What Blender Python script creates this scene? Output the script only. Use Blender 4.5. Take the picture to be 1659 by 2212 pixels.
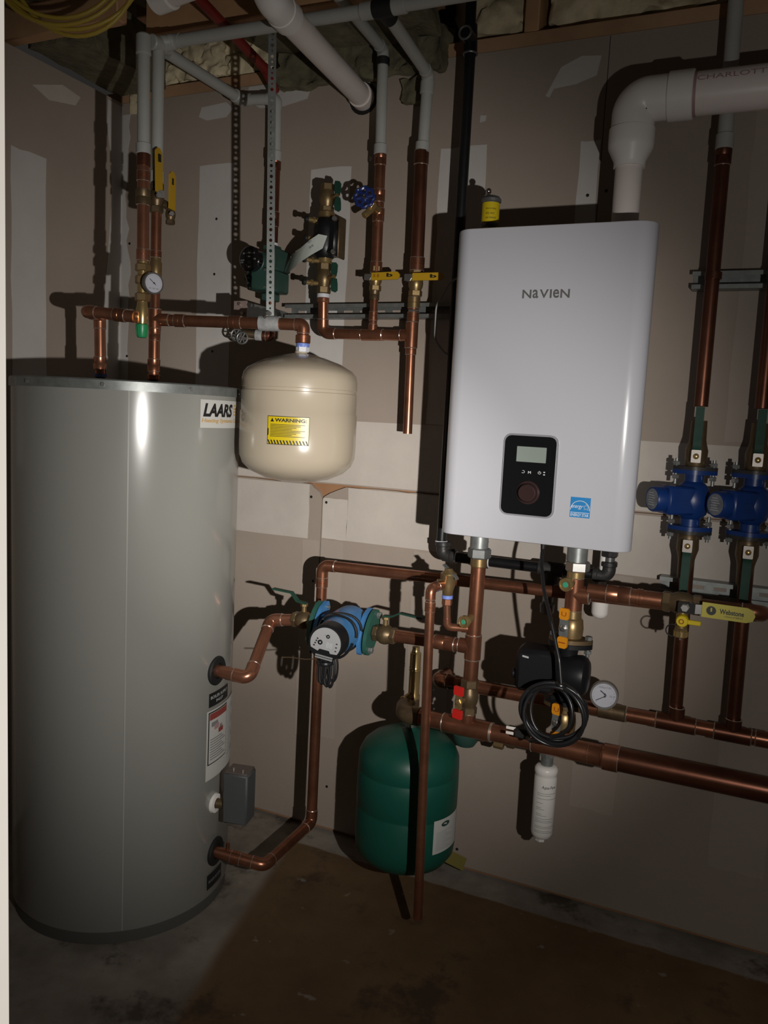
import bpy, math, random
from mathutils import Vector, Matrix, noise

for _o in list(bpy.data.objects):
    bpy.data.objects.remove(_o, do_unlink=True)
SC = bpy.context.scene
COL = SC.collection
V = Vector
rnd = random.Random(7)
PI = math.pi

# ------------------------------------------------------------------ camera
YAW, PITCH, ROLL = -0.4205, 0.118, 0.0505
CAM = V((1.9339, -2.1195, 1.2872))
fw = V((math.sin(YAW) * math.cos(PITCH), math.cos(YAW) * math.cos(PITCH), -math.sin(PITCH)))
r0 = V((math.cos(YAW), -math.sin(YAW), 0)); u0 = r0.cross(fw)
rr = math.cos(ROLL) * r0 + math.sin(ROLL) * u0
uu = -math.sin(ROLL) * r0 + math.cos(ROLL) * u0
cd = bpy.data.cameras.new('camera'); cam = bpy.data.objects.new('camera', cd); COL.objects.link(cam)
cd.sensor_fit = 'VERTICAL'; cd.sensor_height = 24.0; cd.lens = 1751.34 / 2212 * 24.0
cd.clip_start = 0.02; cd.clip_end = 50
cam.matrix_world = Matrix(((rr.x, uu.x, -fw.x, CAM.x), (rr.y, uu.y, -fw.y, CAM.y), (rr.z, uu.z, -fw.z, CAM.z), (0, 0, 0, 1)))
SC.camera = cam

# ------------------------------------------------------------------ light: one hand-held torch beside the camera, faint ambient
w = bpy.data.worlds.new('world'); SC.world = w; w.use_nodes = True
w.node_tree.nodes['Background'].inputs[0].default_value = (1.0, 0.93, 0.85, 1)
w.node_tree.nodes['Background'].inputs[1].default_value = 0.019
LIGHT = V((2.21, -1.81, 1.157)); AIM = V((0.67, 0.0, 1.04))
# the torch beam: hot spot, wide beam and faint spill from the same lens
for nm, watt, ang, soft in (('torch_hot_spot', 88, 32, 1.0), ('torch_beam', 90, 71, 1.0), ('torch_spill', 12, 168, 0.4)):
    ld = bpy.data.lights.new(nm, 'SPOT'); lo = bpy.data.objects.new(nm, ld); COL.objects.link(lo)
    ld.energy = watt; ld.color = (1.0, 0.965, 0.92); ld.spot_size = math.radians(ang); ld.spot_blend = soft; ld.shadow_soft_size = 0.010
    lo.location = LIGHT; lo.rotation_euler = (AIM - LIGHT).to_track_quat('-Z', 'Y').to_euler()
vs = SC.view_settings
SC.display_settings.display_device = 'sRGB'
vs.view_transform = 'Standard'; vs.look = 'None'; vs.exposure = 0.0; vs.gamma = 1.0; vs.use_curve_mapping = False

# ------------------------------------------------------------------ materials
MATS = {}
def mat(name, col, rough=0.5, metal=0.0, var=0.0, vscale=8.0, bump=0.0, bscale=60.0, col2=None, coat=0.0, trans=0.0, spec=0.5):
    m = bpy.data.materials.new(name); m.use_nodes = True
    nt = m.node_tree; N = nt.nodes; L = nt.links
    b = N['Principled BSDF']
    b.inputs['Base Color'].default_value = (*col, 1); b.inputs['Roughness'].default_value = rough; b.inputs['Metallic'].default_value = metal
    b.inputs['Coat Weight'].default_value = coat; b.inputs['Coat Roughness'].default_value = 0.08
    b.inputs['Transmission Weight'].default_value = trans; b.inputs['Specular IOR Level'].default_value = spec
    tc = N.new('ShaderNodeTexCoord')
    if var > 0 or col2:
        n = N.new('ShaderNodeTexNoise'); n.inputs['Scale'].default_value = vscale; n.inputs['Detail'].default_value = 6; n.inputs['Roughness'].default_value = 0.62
        L.new(tc.outputs['Object'], n.inputs['Vector'])
        rp = N.new('ShaderNodeValToRGB'); rp.color_ramp.elements[0].position = 0.32; rp.color_ramp.elements[1].position = 0.7
        c2 = col2 if col2 else tuple(max(0, c * (1 - var)) for c in col)
        rp.color_ramp.elements[0].color = (*c2, 1); rp.color_ramp.elements[1].color = (*col, 1)
        L.new(n.outputs['Fac'], rp.inputs['Fac']); L.new(rp.outputs['Color'], b.inputs['Base Color'])
    if bump > 0:
        n2 = N.new('ShaderNodeTexNoise'); n2.inputs['Scale'].default_value = bscale; n2.inputs['Detail'].default_value = 5
        L.new(tc.outputs['Object'], n2.inputs['Vector'])
        bp = N.new('ShaderNodeBump'); bp.inputs['Strength'].default_value = bump; bp.inputs['Distance'].default_value = 0.004
        L.new(n2.outputs['Fac'], bp.inputs['Height']); L.new(bp.outputs['Normal'], b.inputs['Normal'])
    MATS[name] = m
    return m
mat('drywall', (0.365, 0.300, 0.247), 0.85, var=0.10, vscale=3, bump=0.08, bscale=180)
mat('drywall_edge', (0.58, 0.52, 0.46), 0.85, var=0.16, vscale=5, bump=0.1, bscale=90)
mat('mud_thin', (0.395, 0.330, 0.276), 0.82, var=0.08, vscale=6, bump=0.1, bscale=60)
mat('mud', (0.56, 0.53, 0.495), 0.8, var=0.10, vscale=6, bump=0.12, bscale=60)
mat('wood', (0.42, 0.215, 0.105), 0.7, var=0.35, vscale=5, bump=0.15, bscale=50)
mat('wood_pale', (0.52, 0.31, 0.17), 0.75, var=0.3, vscale=6, bump=0.15, bscale=50)
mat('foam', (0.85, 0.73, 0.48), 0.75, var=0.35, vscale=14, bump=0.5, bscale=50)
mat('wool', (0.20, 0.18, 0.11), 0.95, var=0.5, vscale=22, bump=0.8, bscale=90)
mat('subfloor', (0.20, 0.13, 0.08), 0.85, var=0.4, vscale=9)
mat('jamb', (0.8, 0.76, 0.70), 0.6, var=0.08, vscale=6)
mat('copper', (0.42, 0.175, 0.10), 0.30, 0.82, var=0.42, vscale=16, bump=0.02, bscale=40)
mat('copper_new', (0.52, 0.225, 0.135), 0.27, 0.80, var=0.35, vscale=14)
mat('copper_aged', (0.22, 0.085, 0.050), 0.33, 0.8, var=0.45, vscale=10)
mat('solder', (0.72, 0.60, 0.52), 0.25, 0.85)
mat('brass', (0.38, 0.26, 0.12), 0.36, 0.75, var=0.3, vscale=20)
mat('brass_bright', (0.55, 0.39, 0.17), 0.28, 0.75, var=0.15, vscale=20)
mat('brass_mid', (0.27, 0.19, 0.095), 0.4, 0.7, var=0.3, vscale=20)
mat('brass_dull', (0.19, 0.13, 0.07), 0.42, 0.65, var=0.35, vscale=22, bump=0.1)
mat('steel', (0.62, 0.60, 0.57), 0.28, 0.9, var=0.15, vscale=25)
mat('plate_steel', (0.30, 0.27, 0.24), 0.42, 0.55, var=0.1, vscale=30)
mat('prong', (0.92, 0.86, 0.80), 0.35, 0.2)
mat('logo', (0.30, 0.285, 0.28), 0.22, 0.6)
mat('galv', (0.30, 0.315, 0.305), 0.42, 0.6, var=0.3, vscale=40)
mat('galv_dark', (0.24, 0.245, 0.24), 0.45, 0.6, var=0.3, vscale=35)
mat('iron_grey', (0.22, 0.22, 0.22), 0.42, 0.6, var=0.35, vscale=30, bump=0.25, bscale=90)
mat('iron_black', (0.012, 0.012, 0.013), 0.38, 0.2, var=0.3, vscale=20, bump=0.05)
mat('iron_rough', (0.055, 0.052, 0.05), 0.45, 0.4, var=0.35, vscale=28, bump=0.2, bscale=110)
mat('black_plastic', (0.009, 0.009, 0.010), 0.42, spec=0.22)
mat('rubber', (0.010, 0.010, 0.010), 0.6)
mat('cable', (0.012, 0.012, 0.013), 0.32)
mat('gloss_black', (0.008, 0.008, 0.009), 0.12, coat=0.6)
mat('white_pvc', (0.80, 0.72, 0.68), 0.35, var=0.07, vscale=8)
mat('fitting_pvc', (0.80, 0.765, 0.72), 0.35)
mat('grey_pvc', (0.42, 0.42, 0.39), 0.45, var=0.1, vscale=10)
mat('boiler_white', (0.53, 0.53, 0.570), 0.25, coat=0.3)
mat('boiler_side', (0.50, 0.49, 0.48), 0.35)
mat('bezel', (0.36, 0.36, 0.38), 0.3, 0.3)
mat('lcd', (0.27, 0.31, 0.275), 0.22, coat=0.4)
mat('chrome', (0.8, 0.78, 0.76), 0.07, 1.0)
mat('knob', (0.075, 0.042, 0.040), 0.12, 0.5, coat=0.6)
mat('tank_grey', (0.262, 0.260, 0.236), 0.22, var=0.04, vscale=3, coat=0.15)
mat('tank_seam', (0.30, 0.298, 0.275), 0.3)
mat('joist_wood', (0.60, 0.35, 0.18), 0.7, var=0.35, vscale=5, bump=0.15, bscale=50)
mat('tank_base', (0.085, 0.085, 0.075), 0.6)
mat('cream', (0.415, 0.352, 0.265), 0.25, coat=0.3)
mat('tank_green', (0.006, 0.080, 0.054), 0.42, var=0.15, vscale=4, coat=0.0)
mat('cap_green', (0.02, 0.28, 0.10), 0.35)
mat('handle_green', (0.016, 0.060, 0.040), 0.55, var=0.3, vscale=25, spec=0.2)
mat('pump_green', (0.03, 0.075, 0.06), 0.45, var=0.2, vscale=15)
mat('iron_green', (0.025, 0.10, 0.075), 0.45, var=0.2, vscale=15)
mat('pump_blue', (0.055, 0.19, 0.41), 0.35, var=0.12, vscale=10)
mat('circ_blue', (0.006, 0.035, 0.17), 0.38, var=0.2, vscale=12, bump=0.05)
mat('wheel_blue', (0.012, 0.025, 0.13), 0.3, coat=0.3)
mat('pump_face', (0.30, 0.30, 0.30), 0.4)
mat('plate_grey', (0.22, 0.23, 0.25), 0.5, var=0.4, vscale=60)
mat('yellow', (0.50, 0.29, 0.012), 0.42)
mat('yellow_label', (0.55, 0.41, 0.008), 0.35)
mat('yellow_cable', (0.44, 0.31, 0.045), 0.4)
mat('webstone', (0.42, 0.36, 0.045), 0.4)
mat('orange', (0.66, 0.25, 0.01), 0.4)
mat('red', (0.62, 0.02, 0.015), 0.4)
mat('pex_red', (0.20, 0.015, 0.010), 0.45)
mat('dot_green', (0.05, 0.34, 0.21), 0.4)
mat('paper', (0.50, 0.49, 0.46), 0.6)
mat('tag_paper', (0.50, 0.54, 0.49), 0.5, var=0.1, vscale=30)
mat('ink', (0.012, 0.012, 0.012), 0.5)
mat('ink_grey', (0.20, 0.20, 0.20), 0.6)
mat('ink_pink', (0.38, 0.24, 0.23), 0.6)
mat('ink_red', (0.26, 0.05, 0.04), 0.5)
mat('ink_brown', (0.30, 0.06, 0.01), 0.5)
mat('ink_gold', (0.50, 0.32, 0.12), 0.5)
mat('ink_white', (0.80, 0.80, 0.80), 0.5)
mat('energy_blue', (0.02, 0.23, 0.55), 0.35)
mat('tape_white', (0.66, 0.66, 0.70), 0.5)
mat('tape_blue', (0.16, 0.24, 0.62), 0.45)
mat('thermo_grey', (0.075, 0.082, 0.082), 0.5, var=0.15, vscale=12)
mat('thermo_lid', (0.14, 0.11, 0.10), 0.4, 0.3)
mat('sleeve', (0.42, 0.42, 0.41), 0.5, var=0.45, vscale=45)
mat('plate_pink', (0.36, 0.27, 0.24), 0.5, 0.3, var=0.1)
mat('gauge_face', (0.48, 0.48, 0.53), 0.4)
mat('gauge_rim', (0.20, 0.19, 0.18), 0.3, 0.6)
mat('label_back', (0.40, 0.41, 0.40), 0.5)
mat('tube_grey', (0.26, 0.25, 0.235), 0.4)
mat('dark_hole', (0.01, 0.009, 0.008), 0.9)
mat('yellow_tag', (0.20, 0.165, 0.035), 0.6)

def floor_material():
    m = bpy.data.materials.new('concrete_floor'); m.use_nodes = True
    nt = m.node_tree; N = nt.nodes; L = nt.links; b = N['Principled BSDF']; b.inputs['Roughness'].default_value = 0.75
    tc = N.new('ShaderNodeTexCoord'); geo = N.new('ShaderNodeNewGeometry'); sep = N.new('ShaderNodeSeparateXYZ'); L.new(geo.outputs['Position'], sep.inputs[0])
    def nz(s, d=6, r=0.6):
        n = N.new('ShaderNodeTexNoise'); n.inputs['Scale'].default_value = s; n.inputs['Detail'].default_value = d; n.inputs['Roughness'].default_value = r
        L.new(tc.outputs['Object'], n.inputs['Vector']); return n.outputs['Fac']
    def mth(op, a, b_, c=None):
        n = N.new('ShaderNodeMath'); n.operation = op
        for i, q in enumerate((a, b_, c)):
            if q is None: continue
            if isinstance(q, (int, float)): n.inputs[i].default_value = q
            else: L.new(q, n.inputs[i])
        return n.outputs[0]
    wob = mth('MULTIPLY', mth('SUBTRACT', nz(14), 0.5), 0.022)
    def edge(val, lo, hi):
        n = N.new('ShaderNodeMapRange'); n.interpolation_type = 'SMOOTHSTEP'
        L.new(val, n.inputs['Value']); n.inputs['From Min'].default_value = lo; n.inputs['From Max'].default_value = hi; return n.outputs['Result']
    # brown-stained area: starts 0.1 m from the wall and about 0.9 m from the corner
    a = edge(mth('ADD', mth('MULTIPLY', sep.outputs['Y'], -1.0), wob), 0.097, 0.106)
    xx = mth('ADD', mth('ADD', sep.outputs['X'], mth('MULTIPLY', sep.outputs['Y'], 0.22)), wob)
    c = edge(xx, 0.735, 0.775)
    mask = mth('MULTIPLY', a, c)
    def ramp(fac, c0, c1, p0=0.35, p1=0.7):
        r = N.new('ShaderNodeValToRGB'); r.color_ramp.elements[0].position = p0; r.color_ramp.elements[1].position = p1
        r.color_ramp.elements[0].color = (*c0, 1); r.color_ramp.elements[1].color = (*c1, 1); L.new(fac, r.inputs[0]); return r.outputs[0]
    grey = ramp(nz(7), (0.19, 0.160, 0.128), (0.35, 0.31, 0.26))
    brown = ramp(nz(4), (0.118, 0.066, 0.028), (0.195, 0.118, 0.054))
    def mix(f, x, y):
        n = N.new('ShaderNodeMix'); n.data_type = 'RGBA'; L.new(f, n.inputs['Factor']); L.new(x, n.inputs['A']); L.new(y, n.inputs['B']); return n.outputs['Result']
    col = mix(mask, grey, brown)
    dark = ramp(nz(4.2, 9, 0.72), (0, 0, 0), (1, 1, 1), 0.55, 0.64)
    k = N.new('ShaderNodeRGB'); k.outputs[0].default_value = (0.05, 0.033, 0.022, 1)
    sp = mth('MULTIPLY', dark, 0.75)
    col = mix(sp, col, k.outputs[0])
    lite = ramp(nz(26, 3, 0.5), (0, 0, 0), (1, 1, 1), 0.70, 0.76)
    k2 = N.new('ShaderNodeRGB'); k2.outputs[0].default_value = (0.36, 0.34, 0.30, 1)
    col = mix(mth('MULTIPLY', lite, 0.5), col, k2.outputs[0])
    L.new(col, b.inputs['Base Color'])
    bp = N.new('ShaderNodeBump'); bp.inputs['Strength'].default_value = 0.25; bp.inputs['Distance'].default_value = 0.004
    L.new(nz(40), bp.inputs['Height']); L.new(bp.outputs['Normal'], b.inputs['Normal'])
    MATS['floor'] = m
floor_material()

# ------------------------------------------------------------------ mesh helpers
OFF = {}
def frame(axis):
    a = V(axis).normalized(); t = V((0, 0, 1)) if abs(a.z) < 0.9 else V((1, 0, 0))
    x = t.cross(a).normalized(); y = a.cross(x); return x, y, a
class B:
    def __init__(s): s.v = []; s.f = []
    def add(s, vs_, fs):
        k = len(s.v); s.v += [V(p) for p in vs_]; s.f += [tuple(i + k for i in q) for q in fs]; return s
    def box(s, c, size, rot=None, bev=0.0):
        hx, hy, hz = (q / 2 for q in size)
        if bev <= 0:
            P = [V((a * hx, b_ * hy, c_ * hz)) for a in (-1, 1) for b_ in (-1, 1) for c_ in (-1, 1)]
            F = [(0, 1, 3, 2), (4, 6, 7, 5), (0, 4, 5, 1), (2, 3, 7, 6), (0, 2, 6, 4), (1, 5, 7, 3)]
        else:
            e = min(bev, hx * .95, hy * .95, hz * .95); P = []; idx = {}
            for a in (-1, 1):
                for b_ in (-1, 1):
                    for c_ in (-1, 1):
                        for k, (dx, dy, dz) in enumerate(((0, e, e), (e, 0, e), (e, e, 0))):
                            idx[(a, b_, c_, k)] = len(P); P.append(V((a * (hx - dx), b_ * (hy - dy), c_ * (hz - dz))))
            F = []
            for a in (-1, 1):
                F.append([idx[(a, -1, -1, 0)], idx[(a, -1, 1, 0)], idx[(a, 1, 1, 0)], idx[(a, 1, -1, 0)]][::-a])
                F.append([idx[(-1, a, -1, 1)], idx[(1, a, -1, 1)], idx[(1, a, 1, 1)], idx[(-1, a, 1, 1)]][::-a])
                F.append([idx[(-1, -1, a, 2)], idx[(-1, 1, a, 2)], idx[(1, 1, a, 2)], idx[(1, -1, a, 2)]][::-a])
            for a in (-1, 1):
                for b_ in (-1, 1):
                    F.append([idx[(a, b_, -1, 0)], idx[(a, b_, 1, 0)], idx[(a, b_, 1, 1)], idx[(a, b_, -1, 1)]])
                    F.append([idx[(a, -1, b_, 0)], idx[(a, 1, b_, 0)], idx[(a, 1, b_, 2)], idx[(a, -1, b_, 2)]])
                    F.append([idx[(-1, a, b_, 1)], idx[(1, a, b_, 1)], idx[(1, a, b_, 2)], idx[(-1, a, b_, 2)]])
                    for c_ in (-1, 1): F.append([idx[(a, b_, c_, 0)], idx[(a, b_, c_, 1)], idx[(a, b_, c_, 2)]])
        c = V(c)
        return s.add([(rot @ p if rot is not None else p) + c for p in P], F)
    def bb(s, x0, x1, y0, y1, z0, z1, bev=0.0):
        return s.box(((x0 + x1) / 2, (y0 + y1) / 2, (z0 + z1) / 2), (abs(x1 - x0), abs(y1 - y0), abs(z1 - z0)), None, bev)
    def lathe(s, p, axis, prof, seg=28, rot=0.0):
        x, y, a = frame(axis); p = V(p); vs_ = []; fs = []
        rings = []
        for t, r in prof:
            if r <= 1e-6: rings.append([len(vs_)]); vs_.append(p + a * t)
            else:
                rings.append(list(range(len(vs_), len(vs_) + seg)))
                for i in range(seg):
                    q = 2 * PI * i / seg + rot; vs_.append(p + a * t + x * (r * math.cos(q)) + y * (r * math.sin(q)))
        for A, C_ in zip(rings, rings[1:]):
            if len(A) == 1 and len(C_) == 1: continue
            for i in range(seg):
                j = (i + 1) % seg
                if len(A) == 1: fs.append((A[0], C_[j], C_[i]))
                elif len(C_) == 1: fs.append((A[i], A[j], C_[0]))
                else: fs.append((A[i], A[j], C_[j], C_[i]))
        return s.add(vs_, fs)
    def cyl(s, p0, p1, r, r2=None, seg=24, bev=0.0, rot=0.0):
        p0 = V(p0); p1 = V(p1); l = (p1 - p0).length; r2 = r if r2 is None else r2
        pr = [(0, 0), (0, r - bev), (bev, r), (l - bev, r2), (l, r2 - bev), (l, 0)] if bev > 0 else [(0, 0), (0, r), (l, r2), (l, 0)]
        return s.lathe(p0, p1 - p0, pr, seg, rot)
    def hexn(s, p0, p1, r, rot=0.0): 
        l = (V(p1) - V(p0)).length; b_ = min(r * .12, l * .2)
        return s.cyl(p0, p1, r, seg=6, bev=b_, rot=rot)
    def ring(s, p0, p1, ro, ri, seg=28):
        l = (V(p1) - V(p0)).length
        return s.lathe(p0, V(p1) - V(p0), [(0, ri), (0, ro), (l, ro), (l, ri), (0, ri)], seg)
    def sphere(s, c, r, seg=20, rings=10, squash=(1, 1, 1)):
        k = len(s.v); prof = [(-r * math.cos(PI * i / rings), r * math.sin(PI * i / rings)) for i in range(rings + 1)]
        prof[0] = (-r, 0); prof[-1] = (r, 0)
        s.lathe((0, 0, 0), (0, 0, 1), prof, seg)
        for i in range(k, len(s.v)): p = s.v[i]; s.v[i] = V((p.x * squash[0], p.y * squash[1], p.z * squash[2])) + V(c)
        return s
    def tube(s, pts, r, seg=14, closed=False, caps=True):
        pts = [V(p) for p in pts]; n = len(pts); vs_ = []; fs = []
        tg = []
        for i in range(n):
            if closed: d = pts[(i + 1) % n] - pts[i - 1]
            else: d = pts[min(i + 1, n - 1)] - pts[max(i - 1, 0)]
            tg.append(d.normalized())
        x, y, a = frame(tg[0])
        for i in range(n):
            x = (x - tg[i] * x.dot(tg[i])).normalized(); y = tg[i].cross(x)
            rr_ = r[i] if isinstance(r, (list, tuple)) else r
            for k in range(seg):
                q = 2 * PI * k / seg; vs_.append(pts[i] + x * (rr_ * math.cos(q)) + y * (rr_ * math.sin(q)))
        for i in range(n if closed else n - 1):
            A = i * seg; C_ = ((i + 1) % n) * seg
            for k in range(seg):
                j = (k + 1) % seg; fs.append((A + k, A + j, C_ + j, C_ + k))
        if caps and not closed:
            fs.append(tuple(reversed(range(seg)))); fs.append(tuple(range((n - 1) * seg, n * seg)))
        return s.add(vs_, fs)
    def torus(s, c, axis, R, r, seg=28, sec=10):
        x, y, a = frame(axis); c = V(c)
        return s.tube([c + x * (R * math.cos(2 * PI * i / seg)) + y * (R * math.sin(2 * PI * i / seg)) for i in range(seg)], r, sec, closed=True)
    def prism(s, outline, o, X, Y, depth):
        """2-D outline in (X, Y) from o, extruded along X x Y by depth"""
        o = V(o); X = V(X); Y = V(Y); Nn = X.cross(Y).normalized() * depth; n = len(outline)
        P = [o + X * a + Y * b_ for a, b_ in outline]
        vs_ = P + [p + Nn for p in P]
        fs = [tuple(reversed(range(n))), tuple(range(n, 2 * n))] + [(i, (i + 1) % n, n + (i + 1) % n, n + i) for i in range(n)]
        return s.add(vs_, fs)
    def strip(s, pts, wdir, wid, th):
        pts = [V(p) for p in pts]; wd = V(wdir).normalized() * (wid / 2); vs_ = []; fs = []; n = len(pts)
        for i in range(n):
            d = (pts[min(i + 1, n - 1)] - pts[max(i - 1, 0)]).normalized(); nn = d.cross(wd.normalized()).normalized() * (th / 2)
            vs_ += [pts[i] + wd + nn, pts[i] - wd + nn, pts[i] - wd - nn, pts[i] + wd - nn]
        for i in range(n - 1):
            a = 4 * i
            for k in range(4): fs.append((a + k, a + (k + 1) % 4, a + 4 + (k + 1) % 4, a + 4 + k))
        fs += [(3, 2, 1, 0), (4 * n - 4, 4 * n - 3, 4 * n - 2, 4 * n - 1)]
        return s.add(vs_, fs)
    def build(s, name, m, parent=None, ang=38, **kw):
        if parent is not None: off = OFF[parent.name]
        else:
            xs = [p.x for p in s.v]; ys = [p.y for p in s.v]; zs = [p.z for p in s.v]
            off = V(((min(xs) + max(xs)) / 2, (min(ys) + max(ys)) / 2, min(zs)))
        me = bpy.data.meshes.new(name); me.from_pydata([tuple(p - off) for p in s.v], [], s.f); me.validate()
        import bmesh
        bm = bmesh.new(); bm.from_mesh(me); bmesh.ops.recalc_face_normals(bm, faces=bm.faces); bm.to_mesh(me); bm.free()
        me.polygons.foreach_set('use_smooth', [True] * len(me.polygons)); me.set_sharp_from_angle(angle=math.radians(ang))
        me.materials.append(MATS[m]); o = bpy.data.objects.new(name, me); COL.objects.link(o)
        if parent is not None: o.parent = parent
        else: o.location = off
        OFF[o.name] = V(off)
        for k, q in kw.items(): o[k] = q
        return o
def thing(name, label, cat, loc, group=None):
    o = bpy.data.objects.new(name, None); COL.objects.link(o); o.location = loc; o.empty_display_size = 0.05
    o['label'] = label; o['category'] = cat
    if group: o['group'] = group
    OFF[o.name] = V(loc); return o
def tag(o, label, cat, group=None):
    o['label'] = label; o['category'] = cat
    if group: o['group'] = group
    return o
def fillet(pts, rad, n=7):
    pts = [V(p) for p in pts]; out = [pts[0]]
    for i in range(1, len(pts) - 1):
        a = (pts[i - 1] - pts[i]); b_ = (pts[i + 1] - pts[i]); la, lb = a.length, b_.length; a.normalize(); b_.normalize()
        th = a.angle(b_)
        if abs(th - PI) < 0.02: out.append(pts[i]); continue
        t = min(rad / math.tan(th / 2), la * .49, lb * .49); R = t * math.tan(th / 2)
        c = pts[i] + (a + b_).normalized() * (R / math.sin(th / 2)); s0 = pts[i] + a * t - c; s1 = pts[i] + b_ * t - c
        phi = s0.angle(s1); ax = s0.cross(s1).normalized()
        for k in range(n + 1): out.append(c + Matrix.Rotation(phi * k / n, 3, ax) @ s0)
    out.append(pts[-1]); return out
def plumb(t, pts, r, m, bend=None, fm=None, rings=True):
    """straight pipe pieces joined by elbow fittings; each piece is its own part"""
    pts = [V(p) for p in pts]; bend = bend or r * 1.7; fm = fm or m
    cut = []
    for i in range(len(pts)):
        if 0 < i < len(pts) - 1:
            th = (pts[i - 1] - pts[i]).angle(pts[i + 1] - pts[i]); L_ = bend / math.tan(th / 2) + r * 0.9
            cut.append(min(L_, (pts[i - 1] - pts[i]).length * .47, (pts[i + 1] - pts[i]).length * .47))
        else: cut.append(0)
    for i in range(len(pts) - 1):
        d = (pts[i + 1] - pts[i]).normalized()
        a = pts[i] + d * max(0, cut[i] - r * .4); b_ = pts[i + 1] - d * max(0, cut[i + 1] - r * .4)
        if (b_ - a).length > r * 0.3: B().tube([a, b_], r, 20).build('pipe', m, t)
    for i in range(1, len(pts) - 1):
        d0 = (pts[i] - pts[i - 1]).normalized(); d1 = (pts[i + 1] - pts[i]).normalized()
        a = pts[i] - d0 * cut[i]; c = pts[i] + d1 * cut[i]
        e = B().tube(fillet([a, pts[i], c], bend), r * 1.1, 20).build('elbow', fm, t)
        if rings:
            for p, d in ((a, d0), (c, -d1)): B().torus(p, d, r * 1.03, r * .1, 20, 6).build('solder_ring', 'solder', e)
def coupling(t, p, d, r, L_, m='copper', rings=True, k=1.13):
    p = V(p); d = V(d).normalized(); a = p - d * L_ / 2; b_ = p + d * L_ / 2
    e = B().lathe(a, d, [(0, r), (0, r * k), (L_ * .47, r * k), (L_ * .5, r * (k - .05)), (L_ * .53, r * k), (L_, r * k), (L_, r)], 20).build('coupling', m, t)
    if rings:
        for q in (a, b_): B().torus(q, d, r * 1.04, r * .1, 20, 6).build('solder_ring', 'solder', e)
    return e
def tee(t, p, d, br, r, m='copper', rb=None, L_=None, lb=None):
    p = V(p); d = V(d).normalized(); br = V(br).normalized(); rb = rb or r; L_ = L_ or r * 4.4; lb = lb or r * 2.4
    e = B().cyl(p - d * L_ / 2, p + d * L_ / 2, r * 1.13, seg=20, bev=r * .08).cyl(p, p + br * lb, rb * 1.13, seg=20, bev=r * .06).build('tee', m, t)
    B().torus(p + br * lb, br, rb * 1.05, rb * .1, 20, 6).build('solder_ring', 'solder', e)
    for q in (-1, 1): B().torus(p + d * (q * L_ / 2), d, r * 1.05, r * .1, 20, 6).build('solder_ring', 'solder', e)
    return e
# ---- text: glyphs as thin meshes mapped on a plane or a cylinder
def glyphs(body, bold=0.0, shear=0.0):
    cu = bpy.data.curves.new('t', 'FONT'); cu.body = body; cu.size = 1; cu.offset = bold; cu.shear = shear; cu.resolution_u = 3
    o = bpy.data.objects.new('t', cu); COL.objects.link(o); bpy.context.view_layer.update()
    me = bpy.data.meshes.new_from_object(o.evaluated_get(bpy.context.evaluated_depsgraph_get()))
    vs_ = [V(v.co) for v in me.vertices]; fs = [tuple(p.vertices) for p in me.polygons]
    bpy.data.objects.remove(o, do_unlink=True); bpy.data.curves.remove(cu); bpy.data.meshes.remove(me)
    return vs_, fs
def plane_map(o, X, Y, h=0.0006):
    o = V(o); X = V(X).normalized(); Y = V(Y).normalized(); N_ = X.cross(Y)
    return lambda u, v: o + X * u + Y * v + N_ * h
def cyl_map(c, R, a0, z0, h=0.0008):
    """u runs counter-clockwise round a vertical cylinder at c from angle a0, v goes up from z0"""
    return lambda u, v: V((c[0] + (R + h) * math.cos(a0 + u / R), c[1] + (R + h) * math.sin(a0 + u / R), z0 + v))
def text(name, body, fn, u, v, w_, h_, m, parent, bold=0.0, shear=0.0, even=False):
    b = B()
    if even:
        x = 0; parts = []
        for ch in body:
            a, f_ = glyphs(ch, bold, shear)
            if not a: x += .3; continue
            x0 = min(p.x for p in a); x1 = max(p.x for p in a); y0 = min(p.y for p in a); y1 = max(p.y for p in a)
            parts.append(([V((p.x - x0 + x, (p.y - y0) / (y1 - y0), 0)) for p in a], f_)); x += x1 - x0 + .09
        for a, f_ in parts: b.add(a, f_)
    else:
        a, f_ = glyphs(body, bold, shear); b.add(a, f_)
    if not b.v: return
    x0 = min(p.x for p in b.v); x1 = max(p.x for p in b.v); y0 = min(p.y for p in b.v); y1 = max(p.y for p in b.v)
    b.v = [fn(u + (p.x - x0) / (x1 - x0) * w_, v + (p.y - y0) / (y1 - y0) * h_) for p in b.v]
    return b.build(name, m, parent)
def patch(name, fn, u0, u1, v0, v1, m, parent, nu=1, th=None, nv=1):
    b = B(); n = nu + 1
    vs_ = [fn(u0 + (u1 - u0) * i / nu, v0 + (v1 - v0) * j / nv) for j in range(nv + 1) for i in range(n)]
    b.add(vs_, [(j * n + i, j * n + i + 1, (j + 1) * n + i + 1, (j + 1) * n + i) for j in range(nv) for i in range(nu)])
    return b.build(name, m, parent)
def rrect(w_, h_, r, n=5):
    out = []
    for cx, cy, a in ((w_ / 2 - r, h_ / 2 - r, 0), (-w_ / 2 + r, h_ / 2 - r, PI / 2), (-w_ / 2 + r, -h_ / 2 + r, PI), (w_ / 2 - r, -h_ / 2 + r, 1.5 * PI)):
        for i in range(n + 1): q = a + PI / 2 * i / n; out.append((cx + r * math.cos(q), cy + r * math.sin(q)))
    return out
XA, YA, ZA = V((1, 0, 0)), V((0, 1, 0)), V((0, 0, 1))

# ------------------------------------------------------------------ the setting
def struct(b, name, m, **k): return b.build(name, m, None, kind='structure', **k)
struct(B().bb(-0.2, 3.4, -2.6, 0.25, -0.1, 0.0), 'floor', 'floor')
HT = 2.235
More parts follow.
